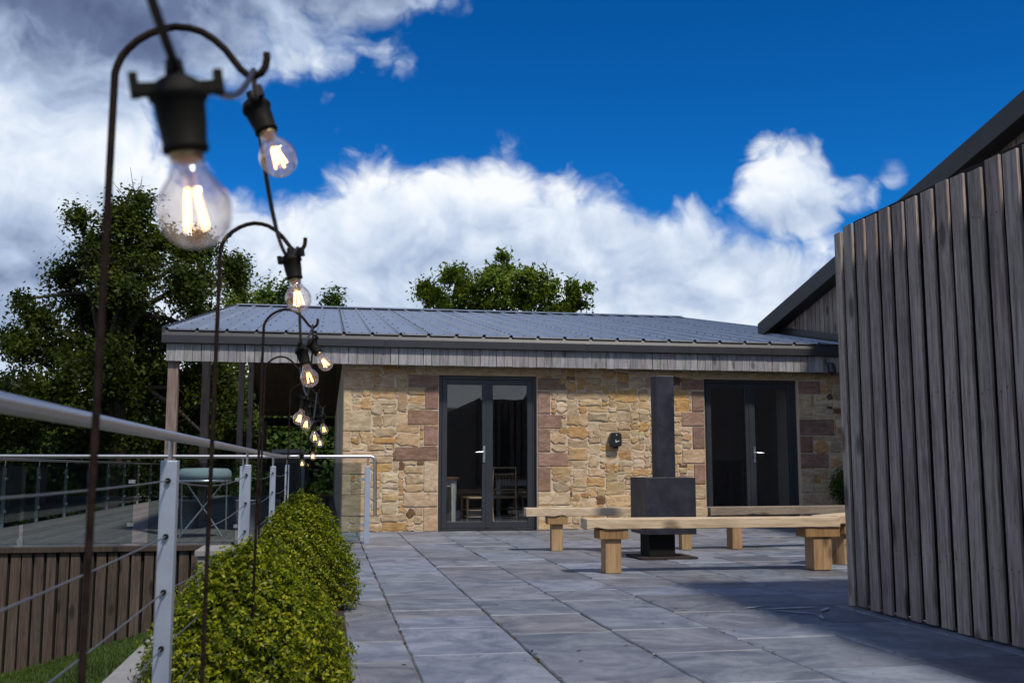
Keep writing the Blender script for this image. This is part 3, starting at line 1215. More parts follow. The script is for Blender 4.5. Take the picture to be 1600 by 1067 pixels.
# room behind the doors
b = MB()
b.box((.5, Yb + .002, -.2), (7.95, 22, .004))
b.build('floor', M['infloor'], house)
b = MB()
b.box((.5, 22, 0), (7.98, 22.2, 2.71))
b.box((.502, Yb + .002, 2.71), (7.98, 22, 2.74))
b.box((4.55, Yb + .003, .005), (4.7, 22, 2.708), (.7, .7, .7))
b.box((7.88, Yb + .003, .005), (7.98, 22, 2.708))
b.box((4.705, 18.6, .005), (7.87, 18.7, 2.705), (1, 1, 1))
b.box((7.18, Yb + .004, .006), (7.30, Yb + .5, 2.70))
b.build('inner_wall', M['plaster'], house)
b = MB()
b.box((6.3, 18.2, .01), (7.6, 18.595, 1.05))
b.build('inner_panel', M['larch_back'], house)
b = MB()
b.box((.7, 21.93, .01), (1.9, 21.99, 2.2))
b.build('inner_panel', M['larch_back'], house)

# ================================================================== FURNITURE INSIDE
def dining_table(x, y, lx, ly, label):
    t = thing('dining_table', label, 'table', (x, y, 0), 'dining tables inside the house')
    b = MB(); b.box((x - lx / 2, y - ly / 2, .725), (x + lx / 2, y + ly / 2, .765)); b.build('tabletop', M['tabletop'], t, bevel=.005)
    b = MB(); b.box((x - lx / 2 + .06, y - ly / 2 + .06, .62), (x + lx / 2 - .06, y + ly / 2 - .06, .724)); b.build('apron', M['white'], t)
    for sx in (-1, 1):
        for sy in (-1, 1):
            b = MB()
            cx, cy = x + sx * (lx / 2 - .08), y + sy * (ly / 2 - .08)
            b.add([(cx - .028, cy - .028, .005), (cx + .028, cy - .028, .005), (cx + .028, cy + .028, .005), (cx - .028, cy + .028, .005),
                   (cx - .04, cy - .04, .72), (cx + .04, cy - .04, .72), (cx + .04, cy + .04, .72), (cx - .04, cy + .04, .72)],
                  [(3, 2, 1, 0), (4, 5, 6, 7), (0, 1, 5, 4), (1, 2, 6, 5), (2, 3, 7, 6), (3, 0, 4, 7)])
            b.build('leg', M['white'], t)
    return t


def chair_proto():
    """ballroom chair with slim turned spindles, facing +Y at the origin"""
    t = thing('dining_chair', 'x', 'chair', (0, 0, 0), 'limewashed chairs inside the house')
    b = MB(); b.box((-.20, -.20, .43), (.20, .20, .46)); b.build('seat', M['limewash'], t, bevel=.01)
    for sx in (-1, 1):
        b = MB(); b.tube([(sx * .18, .18, .005), (sx * .175, .175, .43)], [.013, .016], 8); b.build('leg', M['limewash'], t)
        b = MB(); b.tube([(sx * .19, -.24, .005), (sx * .18, -.19, .45), (sx * .175, -.235, .92)], [.013, .016, .012], 8); b.build('leg', M['limewash'], t)
    b = MB()
    for z in (.56, .80, .90):
        yb = -.19 - .045 * (z - .45) / .47
        b.tube([(-.178, yb, z), (.178, yb, z)], .012, 8)
    for i in range(6):
        xx = -.125 + .05 * i
        b.tube([(xx, -.2, .56), (xx, -.226, .80)], .007, 6)
    b.build('backrest', M['limewash'], t)
    b = MB()
    for z in (.16, .26):
        for sx in (-1, 1): b.tube([(sx * .182, -.21, z), (sx * .178, .177, z)], .008, 6)
        b.tube([(-.178, .177, z), (.178, .177, z)], .008, 6)
    b.build('stretcher', M['limewash'], t)
    return t


dining_table(1.42, 15.95, 1.1, .80, 'white legged dining table with brown top behind the left door pane')
dining_table(3.35, 16.6, 1.5, .85, 'white legged dining table behind the right pane of nearer double door')
ch0 = chair_proto()
for i, (x, y, a, l) in enumerate(((2.25, 15.75, 96, 'limewashed spindle chair near the middle stile of the nearer double door'),
                                  (1.72, 16.55, 178, 'limewashed spindle chair on the far side of the table in the left pane'),
                                  (1.50, 15.52, 4, 'limewashed spindle chair tucked under the near side of the dining table'),
                                  (2.72, 15.98, -6, 'limewashed spindle chair standing in the right pane of nearer door'),
                                  (3.25, 15.98, 5, 'limewashed spindle chair nearest the right stile of nearer door'))):
    o = ch0 if i == 0 else copy_tree(ch0)
    o.location = (x, y, .004)
    o.rotation_euler.z = R(a)
    o['label'] = l

# ================================================================== ON THE FACADE
t = thing('soap_dispenser', 'small black hand sanitiser dispenser fixed to the stone wall', 'dispenser', (4.20, YF, 1.31))
b = MB()
X0, X1, Z0, Z1 = 4.115, 4.285, 1.215, 1.425
b.prism([(X0, YF - .03, Z0 + .02), (X0 + .02, YF - .03, Z0), (X1 - .02, YF - .03, Z0), (X1, YF - .03, Z0 + .02), (X1, YF - .03, Z1 - .03), (X1 - .03, YF - .03, Z1), (X0 + .03, YF - .03, Z1), (X0, YF - .03, Z1 - .03)], (0, -.095, 0))
b.build('body', M['black'], t, bevel=.012, seg=3)
b = MB(); b.box((X0 + .015, YF - .035, Z0 + .02), (X1 - .015, YF - .0, Z1 - .02)); b.build('back_plate', M['black'], t)
b = MB()
b.prism([(4.185, YF - .126, 1.315), (4.195, YF - .126, 1.318), (4.200, YF - .126, 1.288), (4.242, YF - .126, 1.305), (4.246, YF - .126, 1.297), (4.196, YF - .126, 1.272), (4.190, YF - .126, 1.275)], (0, -.002, 0))
b.build('emblem', M['white'], t)
b = MB()
b.lathe([(.008, 0), (.008, .003), (.004, .004)], 10, Matrix.Translation((4.205, YF - .125, 1.385)) @ Matrix.Rotation(R(90), 4, 'X'))
b.build('indicator', M['white'], t)
b = MB(); b.box((4.17, YF - .10, 1.19), (4.235, YF - .05, 1.214)); b.build('nozzle', M['black'], t)

t = thing('wall_lamp', 'black round outdoor lamp under the eaves at the shaded end', 'lamp', (7.55, 14.6, 2.45))
b = MB(); b.lathe([(.055, 0), (.06, .02), (.06, .13), (.045, .16)], 16, Matrix.Translation((7.52, 14.40, 2.33)) @ Matrix.Rotation(R(-20), 4, 'X')); b.build('lamp_head', M['black'], t)
b = MB(); b.tube([(7.52, 14.43, 2.43), (7.52, 14.52, 2.50)], .015, 8); b.build('bracket', M['black'], t)

# ================================================================== FIREPIT
FX, FY = 3.385, 10.02
t = thing('fire_pit', 'black steel box stove with tall square flue between the benches', 'fire pit', (FX, FY, 0))
b = MB()
b.prism([(3.03, 9.83, .004), (3.06, 9.80, .004), (3.60, 9.80, .004), (3.63, 9.83, .004), (3.63, 10.33, .004), (3.60, 10.36, .004), (3.06, 10.36, .004), (3.03, 10.33, .004)], (0, 0, .014))
b.build('base_plate', M['rust'], t)
b = MB(); b.box((3.16, 9.94, .019), (3.43, 10.24, .262)); b.build('pedestal', M['soot'], t, bevel=.004)
b = MB()
bx0, bx1, by0, by1, bz0, bz1 = 3.10, 3.62, 9.84, 10.36, .24, .80
th = .012
b.box((bx0, by0, bz0), (bx1, by0 + th, bz1))                       # near face
b.box((bx0, by1 - th, bz0), (bx1, by1, bz1))
b.box((bx1 - th, by0 + th, bz0), (bx1, by1 - th, bz1))
b.box((bx0, by0 + th, bz1 - th), (bx1 - th, by1 - th, bz1))
b.box((bx0, by0 + th, bz0), (bx1 - th, by1 - th, bz0 + th))
b.box((bx0, by0 + th, .37), (bx0 + th, by1 - th, bz1 - th))        # hood over the opening on the left
b.box((bx0, by0 + th, bz0 + th), (bx0 + th, by1 - th, bz0 + .045))
b.build('firebox', M['stove'], t, bevel=.003)
b = MB()
b.box((3.285, 10.02, .801), (3.475, 10.20, 1.83))
b.build('flue', M['stove'], t, bevel=.003)
b = MB(); b.box((3.14, 9.90, .253), (3.56, 10.30, .30)); b.build('ash_bed', M['soot'], t)

# ================================================================== BENCHES
def bench(label, p, q, w, th, z, legs, mat, legmat, loc):
    """a thick plank from p to q (centre line) on stub legs with cross bearers"""
    t = thing('bench', label, 'bench', loc, 'timber benches round the fire pit')
    p, q = Vector((*p, 0)), Vector((*q, 0))
    d = (q - p).normalized()
    s = Vector((-d.y, d.x, 0))
    b = MB()
    N_ = 26
    L = (q - p).length
    vs = []
    for i in range(N_ + 1):
        c = p + d * (L * i / N_)
        wa = random.uniform(-.003, .003)
        dip = -.008 if random.random() < .16 else random.uniform(-.002, .002)      # waney lower edge
        for (o, zz_) in ((-w / 2 + wa, z - th + abs(dip) * (2 if i not in (0, N_) else 0)), (w / 2, z - th), (w / 2, z), (-w / 2 + wa * .5, z + random.uniform(-.001, .001))):
            v_ = c + s * o
            vs.append((v_.x, v_.y, zz_))
    fs = [(i * 4 + k, (i + 1) * 4 + k, (i + 1) * 4 + (k + 1) % 4, i * 4 + (k + 1) % 4) for i in range(N_) for k in range(4)]
    fs += [(0, 1, 2, 3), tuple(N_ * 4 + k for k in (3, 2, 1, 0))]
    b.add(vs, fs)
    o = b.build('seat', mat, t)
    md = o.modifiers.new('bevel', 'BEVEL'); md.width = .006; md.segments = 2; md.limit_method = 'ANGLE'; md.angle_limit = R(50)
    for (f, lw, ld, bw) in legs:
        c = p + d * f
        b = MB()
        Mx = Matrix(((d.x, s.x, 0, c.x), (d.y, s.y, 0, c.y), (0, 0, 1, 0), (0, 0, 0, 1)))
        b.box((-lw / 2, -ld / 2, 0.003), (lw / 2, ld / 2, z - th - .085), tint((1, .95, .9), .1), M=Mx)
        lg = b.build('leg', legmat, t, bevel=.005)
        b = MB()
        b.box((-bw / 2, -w / 2 + .015, z - th - .084), (bw / 2, w / 2 - .015, z - th - .001), tint((.8, .7, .55), .08), M=Mx)
        b.build('bearer', legmat, lg, bevel=.004)
    return t


bench('pale plank bench nearest the viewer, in front of the fire pit', (2.17, 8.66), (4.46, 8.62), .24, .088, .462,
      [(.24, .14, .16, .25), (2.13, .17, .18, .32)], M['bench'], M['bench_leg'], (3.3, 8.64, 0))
bench('pale plank bench between fire pit and house, ending at the nearer double door', (2.13, 11.12), (4.13, 10.96), .24, .090, .462,
      [(.345, .125, .14, .22), (1.78, .115, .13, .2)], M['bench'], M['bench_leg'], (3.1, 11, 0))
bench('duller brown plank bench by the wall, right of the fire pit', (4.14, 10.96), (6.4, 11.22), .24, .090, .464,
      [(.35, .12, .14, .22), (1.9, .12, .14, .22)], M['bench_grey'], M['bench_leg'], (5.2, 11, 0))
bench('plank bench running off behind the board screen, joined to the nearest bench', (4.50, 8.87), (5.75, 9.92), .26, .088, .460,
      [(.3, .14, .16, .25), (1.35, .14, .16, .25)], M['bench'], M['bench_leg'], (5, 9.3, 0))

# ================================================================== CABLE RAILING
t = thing('cable_railing', 'steel post and wire railing with fat handrail running beside the box bushes', 'railing', (-.45, 6, 0))
b = MB()
b.tube([(-.45, y_, z_) for (y_, z_) in ((-1.2, .972), (1.4, .972), (3.12, .975), (6.0, .985), (8.9, .998), (11.6, 1.02), (12.42, 1.030), (12.548, 1.033))], .0148, 14)
b.build('handrail', M['steel'], t)
for py in (.45, 3.12, 6.02, 8.85, 11.9):
    b = MB()
    b.box((-.473, py - .026, .0), (-.427, py + .026, .905 if py < 11 else .93))
    p_ = b.build('post', M['post_steel'], t, bevel=.003)
    b = MB()
    b.tube([(-.45, py, .905), (-.45, py, .985)], .007, 8)
    b.build('spigot', M['steel'], p_)
    for zc in (.848, .69, .535, .38, .22):
        b = MB()
        b.tube([(-.45, py - .036, zc), (-.45, py - .0262, zc)], .008, 8)
        b.build('wire_fitting', M['holder'], p_)
for zc in (.848, .69, .535, .38, .22):
    b = MB()
    ys_ = [-1.2, .45, 3.12, 6.02, 8.85, 11.9]
    pts = []
    for a, c in zip(ys_, ys_[1:]):
        for k in range(6):
            s = k / 6
            pts.append((-.45 + random.uniform(-.0004, .0004), a + (c - a) * s, zc - .035 * 4 * s * (1 - s) * (1 if a > 3 else .25)))
    b.tube(pts, .0022, 6)
    b.build('wire', M['wire'], t)

# glass balustrade along the deck front
t = thing('glass_balustrade', 'glass balustrade with long thin steel handrail across the front of the deck', 'balustrade', (-2, 12.55, 0))
b = MB()
YB = 12.55
pts = [(-4.82, YB, 1.027), (-1.1, YB, 1.030), (.50, YB, 1.033), (.535, YB, 1.027), (.556, YB, 1.008), (.562, YB, .97), (.572, YB, .32)]
b.tube(pts, .021, 12)
b.build('handrail', M['steel'], t)
for px in (-.985, .475):
    b = MB()
    b.box((px - .032, YB - .032, .0), (px + .032, YB + .032, .915))
    p_ = b.build('post', M['post_steel'], t, bevel=.003)
    b = MB(); b.tube([(px, YB, .915), (px, YB, 1.025)], .008, 8); b.build('spigot', M['steel'], p_)
    for zc in (.22, .76):
        b = MB()
        b.box((px - .085, YB - .016, zc - .02), (px - .033, YB + .016, zc + .02))
        b.build('glass_clamp', M['silver'], p_)
for (a, c) in ((-4.75, -3.42), (-3.38, -2.2), (-2.03, -1.05), (-.91, .40)):
    b = MB()
    b.box((a, YB - .005, .035), (c, YB + .005, .955))
    b.build('glass_panel', M['balglass'], t)
for px in (-3.40,):
    b = MB(); b.box((px - .03, YB - .02, .014), (px + .03, YB + .02, .10)); b.build('floor_clamp', M['silver'], t)
for zc in (.25, .74):
    b = MB(); b.box((-2.26, YB - .016, zc - .02), (-2.19, YB + .016, zc + .02)); b.build('glass_clamp', M['silver'], t)

# side balustrade running back along the deck's far edge
t = thing('deck_side_balustrade', 'glass balustrade on slim posts receding along the open side of the deck', 'balustrade', (-4.77, 20, 0))
b = MB()
b.tube([(-4.77, 12.6, 1.03), (-4.77, 36.2, 1.03)], .021, 10)
b.build('handrail', M['steel'], t)
yy = [12.9 + 1.86 * k for k in range(13)]
for py in yy:
    b = MB()
    b.box((-4.80, py - .022, .002), (-4.755, py + .022, .90))
    b.tube([(-4.777, py, .90), (-4.77, py, 1.02)], .008, 6)
    p_ = b.build('post', M['steel'], t)
    for zc in (.25, .74):
        b = MB()
        b.box((-4.762, py - .05, zc - .02), (-4.74, py + .05, zc + .02))
        b.build('glass_clamp', M['silver'], p_)
for a, c in zip(yy, yy[1:]):
    b = MB(); b.box((-4.758, a + .03, .08), (-4.748, c - .03, .93)); b.build('glass_panel', M['balglass'], t)

# ================================================================== ON THE DECK
t = thing('folding_table', 'tall folding party table with pale padded top on crossed legs, on the deck', 'table', (-1.55, 14, 0))
b = MB(); b.lathe([(.30, .745), (.335, .76), (.345, .80), (.33, .86), (.29, .89), (.0, .90)], 28, Matrix.Translation((-1.58, 14.0, 0))); b.build('tabletop', M['cushion'], t)
b = MB(); b.lathe([(.33, .715), (.345, .72), (.345, .742), (.33, .746)], 28, Matrix.Translation((-1.58, 14.0, 0))); b.build('rim', M['silver'], t)
for (a, c) in (((-1.86, 13.9, .02), (-1.33, 13.9, .71)), ((-1.33, 13.94, .02), (-1.80, 13.94, .71)), ((-1.86, 14.12, .02), (-1.86, 13.95, .715)), ((-1.30, 14.12, .02), (-1.30, 14.0, .715))):
    b = MB(); b.tube([a, c], .011, 8); b.build('leg', M['silver'], t)
t = thing('display_stand', 'dark panel stand with pale frame standing at the back of deck', 'stand', (-.62, 19, 0))
b = MB(); b.box((-.93, 19, .35), (-.47, 19.05, 1.17)); b.build('panel', M['black'], t, bevel=.01)
b = MB()
for (a, c, e_, f_) in ((-.99, -.93, .33, 1.24), (-.47, -.41, .33, 1.24), (-.93, -.47, 1.17, 1.24), (-.93, -.47, .29, .35)):
    b.box((a, 18.99, e_), (c, 19.06, f_))
b.build('frame', M['zinc'], t, bevel=.004)
for xx in (-.96, -.44):
    b = MB(); b.box((xx - .02, 18.8, .002), (xx + .02, 19.3, .03)); b.box((xx - .02, 19.0, .03), (xx + .02, 19.05, .33)); b.build('leg', M['zinc'], t)
t = thing('side_table', 'low reddish wooden table at the back of the deck', 'table', (-.45, 17.2, 0))
b = MB(); b.box((-.75, 16.9, .44), (.05, 17.5, .48)); b.build('tabletop', M['terracotta'], t, bevel=.004)
for sx in (-.7, 0):
    for sy in (16.95, 17.45):
        b = MB(); b.box((sx - .025, sy - .025, .002), (sx + .025, sy + .025, .438)); b.build('leg', M['bark'], t)


# ================================================================== FOLIAGE
def leaf_quads(P, N, size, col, ratio=.55, flat=.8):
    """diamond leaves at P, facing roughly N"""
    n = len(P)
    N = N + rng.normal(0, flat, (n, 3))
    N /= np.linalg.norm(N, axis=1)[:, None] + 1e-9
    A = rng.normal(0, 1, (n, 3))
    A -= N * (A * N).sum(1)[:, None]
    A /= np.linalg.norm(A, axis=1)[:, None] + 1e-9
    B = np.cross(N, A)
    s = size * rng.uniform(.7, 1.3, n)[:, None]
    V = np.empty((n, 4, 3))
    V[:, 0] = P - A * s
    V[:, 1] = P + B * s * ratio + N * s * .15
    V[:, 2] = P + A * s
    V[:, 3] = P - B * s * ratio + N * s * .15
    F = np.arange(4 * n).reshape(n, 4)
    return V.reshape(-1, 3), F, np.repeat(col, 4, 0)


def crown(blobs, per, size, pal, spread=.34, twigs=14, trunk_top=None, seed=1):
    """leaf positions in clumps along twigs that fan out inside each blob; returns leaf arrays and twig paths"""
    r = np.random.default_rng(seed)
    P, C, T = [], [], []
    pal = np.array(pal)
    for (c, rad, dens) in blobs:
        c, rad = np.array(c), np.array(rad)
        k = max(4, int(twigs * dens))
        for _ in range(k):
            d = r.normal(0, 1, 3)
            d /= np.linalg.norm(d)
            tip = c + d * rad * r.uniform(.45, 1.08)
            T.append((c, tip))
            m_ = int(per * r.uniform(.5, 1.4))
            s = r.uniform(.35, 1.05, m_)[:, None]
            cl = r.choice(4)
            base = c + (tip - c) * s
            P.append(base + r.normal(0, spread, (m_, 3)) * (.5 + .5 * s))
            g = pal[r.integers(len(pal))] * r.uniform(.75, 1.25)
            C.append(g[None] * r.uniform(.7, 1.35, (m_, 1)))
    return np.concatenate(P), np.concatenate(C), T


DARKG = [(.030, .045, .007), (.042, .060, .008), (.054, .074, .010), (.022, .034, .006)]
MIDG = [(.045, .080, .016), (.060, .100, .020), (.035, .065, .015), (.075, .11, .022)]
LIMEG = [(.11, .14, .022), (.085, .12, .02), (.13, .155, .03)]


def tree(label, base, blobs, per, size, pal, spread=.34, twigs=14, seed=1, r0=.22, top=None, group=None, spikes=()):
    t = thing('tree', label, 'tree', base, group)
    P, C, T = crown(blobs, per, size, pal, spread, twigs, seed=seed)
    mid = np.array(base) * 0
    cen = np.mean([b_[0] for b_ in blobs], 0)
    N = P - cen
    N /= np.linalg.norm(N, axis=1)[:, None] + 1e-9
    N[:, 2] += .4
    V, F, CC = leaf_quads(P, N, size, C)
    mesh_obj('crown', V, F, CC, M['leaf'], t)
    b = MB()
    top = Vector(top) if top is not None else Vector(cen)
    B0 = Vector(base)
    path = [B0, B0.lerp(top, .35) + Vector((.15, .1, 0)), B0.lerp(top, .7) + Vector((-.12, 0, 0)), top]
    b.tube(path, [r0, r0 * .8, r0 * .55, r0 * .25], 10)
    rr = random.Random(seed)
    for (c, rad, dens) in blobs:
        c = Vector(c)
        st = B0.lerp(top, rr.uniform(.35, .85))
        md = st.lerp(c, .5) + Vector((rr.uniform(-.3, .3), rr.uniform(-.3, .3), rr.uniform(-.1, .4)))
        b.tube([st, md, c], [r0 * .35, r0 * .22, r0 * .09], 6, caps=False)
    for (c, tip) in T:
        m_ = Vector(c).lerp(Vector(tip), .55) + Vector((0, 0, .08))
        b.tube([Vector(c), m_, Vector(tip)], [.022, .014, .006], 4, caps=False)
    for (a, c) in spikes:
        a, c = Vector(a), Vector(c)
        b.tube([a, a.lerp(c, .5) + Vector((.12, 0, .05)), c], [.02, .013, .006], 5, caps=False)
    b.build('trunk', M['bark'], t)
    return t


rs = random.Random(3)
# the big tree behind the deck (about thirty metres off)
BL = []
for (px, pz, rx, rz, dn) in ((-5.9, 7.9, .9, .75, 1.1), (-5.1, 7.4, 1.1, .9, 1.2), (-4.0, 7.3, .8, .6, .8), (-6.7, 7.1, 1.0, .9, 1.2), (-7.5, 6.5, .8, .5, .6), (-5.6, 6.3, 1.6, 1.1, 1.8),
                             (-3.9, 6.0, 1.1, .9, 1.2), (-7.0, 5.6, 1.3, .9, 1.4), (-8.1, 5.2, .7, .5, .6), (-8.5, 4.3, .8, .6, .8), (-5.4, 4.9, 1.7, 1.1, 1.8), (-7.3, 4.2, 1.5, 1.0, 1.7),
                             (-9.2, 3.2, 1.0, .6, 1.0), (-3.5, 4.9, 1.0, .9, 1.2), (-5.2, 3.4, 1.8, 1.1, 1.8), (-7.6, 2.8, 1.7, 1.0, 1.8), (-3.5, 3.4, 1.2, 1.0, 1.4), (-9.9, 2.2, 1.1, .8, 1.2),
                             (-5.6, 8.7, .5, .5, .35), (-6.4, 8.4, .4, .5, .3), (-2.9, 6.6, .5, .4, .4), (-7.0, 7.9, .45, .4, .3), (-3.0, 7.1, .45, .4, .35), (-6.2, 5.4, 1.2, .9, 1.4), (-6.4, 6.8, 1.0, .8, 1.2), (-6.2, 3.9, 1.2, .9, 1.3), (-10.5, 1.4, 1.3, .8, 1.3), (-9.0, 2.2, 1.3, .8, 1.3), (-6.5, 1.9, 1.6, .9, 1.6), (-4.2, 2.2, 1.4, .9, 1.4), (-8.0, .8, 1.6, .9, 1.5), (-5.0, .7, 1.7, .9, 1.5), (-3.0, 1.4, 1.2, .9, 1.2), (-11.2, .3, 1.4, .8, 1.2), (-8.7, 5.7, .3, .25, .2), (-9.2, 4.6, .3, .3, .2)):
    BL.append(((px, 31 + rs.uniform(-1.3, 1.3), pz), (rx, rx * .9, rz), dn))
tree('tall dark leafy tree behind the open side of the deck', (-6.2, 31, -1.8), BL, 140, .070, DARKG + [(.055, .066, .010)], .20, 21, 5, .30, (-5.9, 31, 7.6),
     spikes=(((-5.9, 31, 8.0), (-5.95, 31, 9.75)), ((-5.9, 31, 8.3), (-6.45, 31, 9.3)), ((-5.7, 31, 8.2), (-5.2, 31, 9.1)), ((-5.9, 31, 8.8), (-5.6, 31, 9.5)), ((-7.2, 31, 6.6), (-7.9, 31, 7.6)), ((-7.0, 31, 7.2), (-7.4, 31, 8.2)), ((-4.2, 31, 7.6), (-3.7, 31, 8.4))))


def wood_tree(label, x, y, z0, h, w, seed, pal, size=.125, dn=1.0, per=85, group='trees closing the view behind the deck', low=.1):
    r = random.Random(seed)
    bl = []
    n = 10
    for i in range(n):
        f = low + (1 - low) * i / (n - 1)
        ww = w * (.55 + .45 * math.sin(math.pi * min(1, .25 + f * .75)))
        for _ in range(2):
            bl.append(((x + r.uniform(-.6, .6) * ww, y + r.uniform(-.5, .5) * ww, z0 + h * f * .92), (ww * r.uniform(.35, .55), ww * .5, h * .11), dn))
    return tree(label, (x, y, z0), bl, per, size, pal, .34, 9, seed, .22, (x, y, z0 + h * .85), group)


wood_tree('dark rounded tree left of the deck behind the glass', -11.5, 33, -1.9, 5.6, 4.0, 21, DARKG)
wood_tree('dark spreading tree seen between the first veranda posts', -7.0, 39, -1.9, 6.6, 4.5, 22, DARKG + MIDG[:1])
wood_tree('mid green tree seen between the rear veranda posts', -3.6, 42, -1.9, 6.2, 4.0, 23, DARKG + MIDG[:2])
wood_tree('bright green tree seen under the rear eave beside the house corner', -.8, 41, -1.9, 5.2, 3.6, 24, MIDG)
wood_tree('lime green small tree above the left end of the roof', -3.9, 47, -1.9, 11.2, 2.4, 25, LIMEG, .11, .9)
wood_tree('slim green tree top just left of the third lamp over the roof', -2.8, 52, -1.9, 12.6, 1.5, 26, MIDG, .11, .9)
wood_tree('little green tree top just right of the third lamp over the roof', .25, 54, -1.9, 12.0, 1.0, 27, MIDG, .11, .7)
wood_tree('dark tree at the far left edge beyond the lawn', -15.5, 36, -1.9, 5.0, 4.5, 28, DARKG)

def far_wood():
    n = 60000
    x = rng.uniform(-46, 9, n)
    top = 3.8 + .8 * np.sin(x * .55) + .6 * np.sin(x * 1.3 + 1) + .3 * np.sin(x * 3.1)
    y = 52 + rng.normal(0, 1.6, n)
    z = -1.9 + (top + 1.9) * rng.uniform(0, 1, n) ** .8
    P = np.stack([x, y, z], 1)
    pal = np.array(DARKG + MIDG[2:3])
    C = pal[rng.integers(0, 5, n)] * rng.uniform(.7, 1.3, (n, 1))
    V, F, CC = leaf_quads(P, np.tile([0, -1., .5], (n, 1)), .17, C)
    tag(mesh_obj('distant_wood', V, F, CC, M['leaf']), 'far dark green wood closing the horizon beyond the deck', 'wood', kind='stuff')


far_wood()
# tree behind the middle of the roof
BL = []
for (px, pz, rx, rz, dn) in ((6.9, 8.85, .8, .45, 1.), (6.4, 8.2, 1.1, .6, 1.3), (7.8, 8.35, 1.1, .55, 1.1), (4.7, 8.4, .75, .45, .8), (4.1, 7.8, .8, .5, .9), (5.3, 7.9, .9, .6, 1.), (8.7, 8.1, .8, .5, .9), (9.8, 8.1, .6, .4, .6),
                             (9.8, 7.6, .7, .5, .8), (7.6, 7.7, 1.4, .7, 1.5), (6.2, 7.3, 1.5, .8, 1.5), (4.6, 7.0, 1.2, .7, 1.2), (9.0, 7.2, 1.2, .6, 1.2), (7.2, 6.4, 2.2, 1.0, 1.8), (6.9, 9.4, .35, .25, .3), (8.0, 8.85, .3, .25, .25), (3.8, 8.2, .4, .3, .3), (5.1, 8.85, .35, .25, .25)):
    BL.append(((px, 40 + rs.uniform(-1, 1), pz), (rx, rx * .8, rz), dn))
tree('leafy green tree rising behind the middle of the metal roof', (6.8, 40, -1.9), BL, 95, .085, [(.085, .125, .012), (.11, .15, .015), (.060, .090, .010), (.13, .165, .018)], .17, 15, 9, .3, (6.9, 40, 8.6), spikes=(((6.9, 40, 9.2), (7.1, 40, 9.9)), ((5.0, 40, 8.6), (4.7, 40, 9.2)), ((9.3, 40, 8.3), (9.9, 40, 8.9)), ((8.2, 40, 8.6), (8.6, 40, 9.3))))


# clipped box bushes along the railing
def box_bush(label, x, y, r0, h, seed, n, size, sq=1.75, ex=.72):
    g = np.random.default_rng(seed)
    t = thing('box_bush', label, 'bush', (x, y, 0), 'clipped box bushes beside the railing')
    ph = g.uniform(0, 6.28, 6)
    def surf(th, f):       # f 0 (foot) .. 1 (crown): radius and height of a lumpy dome
        lump = 1 + .07 * np.sin(3 * th + ph[0]) + .05 * np.sin(5 * th + ph[1] + 4 * f) + .04 * np.sin(9 * th + ph[2] - 7 * f)
        rad = r0 * np.clip(1 - f ** sq, 0, 1) ** ex * (.86 + .14 * np.sin(np.pi * np.clip(f + .25, 0, 1))) * lump
        return rad, h * f * (1 + .05 * np.sin(4 * th + ph[3]))
    Vs, Fs, Cs = [], [], []
    off = 0
    for (k, lo, hi, sz, dark) in ((n, .93, 1.05, size, 1.), (int(n * .5), .70, .95, size * 1.15, .8)):
        th = g.uniform(0, 2 * np.pi, k)
        f = g.uniform(0, 1, k) ** .8
        rad, z = surf(th, f)
        # clumped shoots: push small patches in and out
        push = .085 * np.sin(th * 11 + ph[4] + f * 9) * np.sin(f * 17 + ph[5] + th * 3) + .075 * np.sin(th * 23 + f * 15 + ph[0]) * np.sin(f * 41 + ph[1] - th * 5) + .02 * g.normal(0, 1, k)
        s = g.uniform(lo, hi, k) + push
        P = np.stack([x + rad * s * np.cos(th), y + rad * s * np.sin(th), .02 + z * (.55 + .45 * s)], 1)
        N = np.stack([np.cos(th) * (1 - f * .6), np.sin(th) * (1 - f * .6), .25 + f], 1)
        pal = np.array([(.165, .195, .006), (.22, .235, .008), (.10, .13, .006), (.31, .305, .018), (.05, .075, .006)])
        C = pal[g.integers(0, 5, k)] * g.uniform(.7, 1.3, (k, 1))
        N += g.normal(0, .2, N.shape)
        V, F, CC = leaf_quads(P, N, sz, C, .46, .6)
        Vs.append(V); Fs.append(F + off); Cs.append(CC)
        off += len(V)
    mesh_obj('foliage', np.concatenate(Vs), np.concatenate(Fs), np.concatenate(Cs), M['boxleaf'], t)
    b = MB()
    for k in range(26):
        a = g.uniform(0, 6.28)
        f = g.uniform(.2, .9)
        rad, z = surf(a, f)
        p = Vector((x + rad * .86 * math.cos(a), y + rad * .86 * math.sin(a), z * .9))
        b.tube([(x + .03 * math.cos(a), y + .03 * math.sin(a), .0), (x + rad * .4 * math.cos(a), y + rad * .4 * math.sin(a), z * .5), p], [.009, .006, .003], 5, caps=False)
    b.build('stem', M['bark'], t)
    b = MB()        # near-black core stops daylight and paints the shade between the leaves
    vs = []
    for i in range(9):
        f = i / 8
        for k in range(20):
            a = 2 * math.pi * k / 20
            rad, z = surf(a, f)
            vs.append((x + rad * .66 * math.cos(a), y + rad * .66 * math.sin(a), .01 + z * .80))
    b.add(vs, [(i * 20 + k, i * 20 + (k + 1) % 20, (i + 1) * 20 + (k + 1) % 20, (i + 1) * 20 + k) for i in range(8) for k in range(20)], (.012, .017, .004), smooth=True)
    b.build('shade_core', M['boxleaf'], t)


box_bush('clipped box bush nearest the viewer, cut by the bottom edge', -.285, 4.15, .365, .545, 1, 23000, .0105, 2.2, .62)
box_bush('clipped box bush farther from the viewer, taller and nearer the house', -.165, 6.75, .335, .655, 2, 23000, .0115, 2.4, .60)


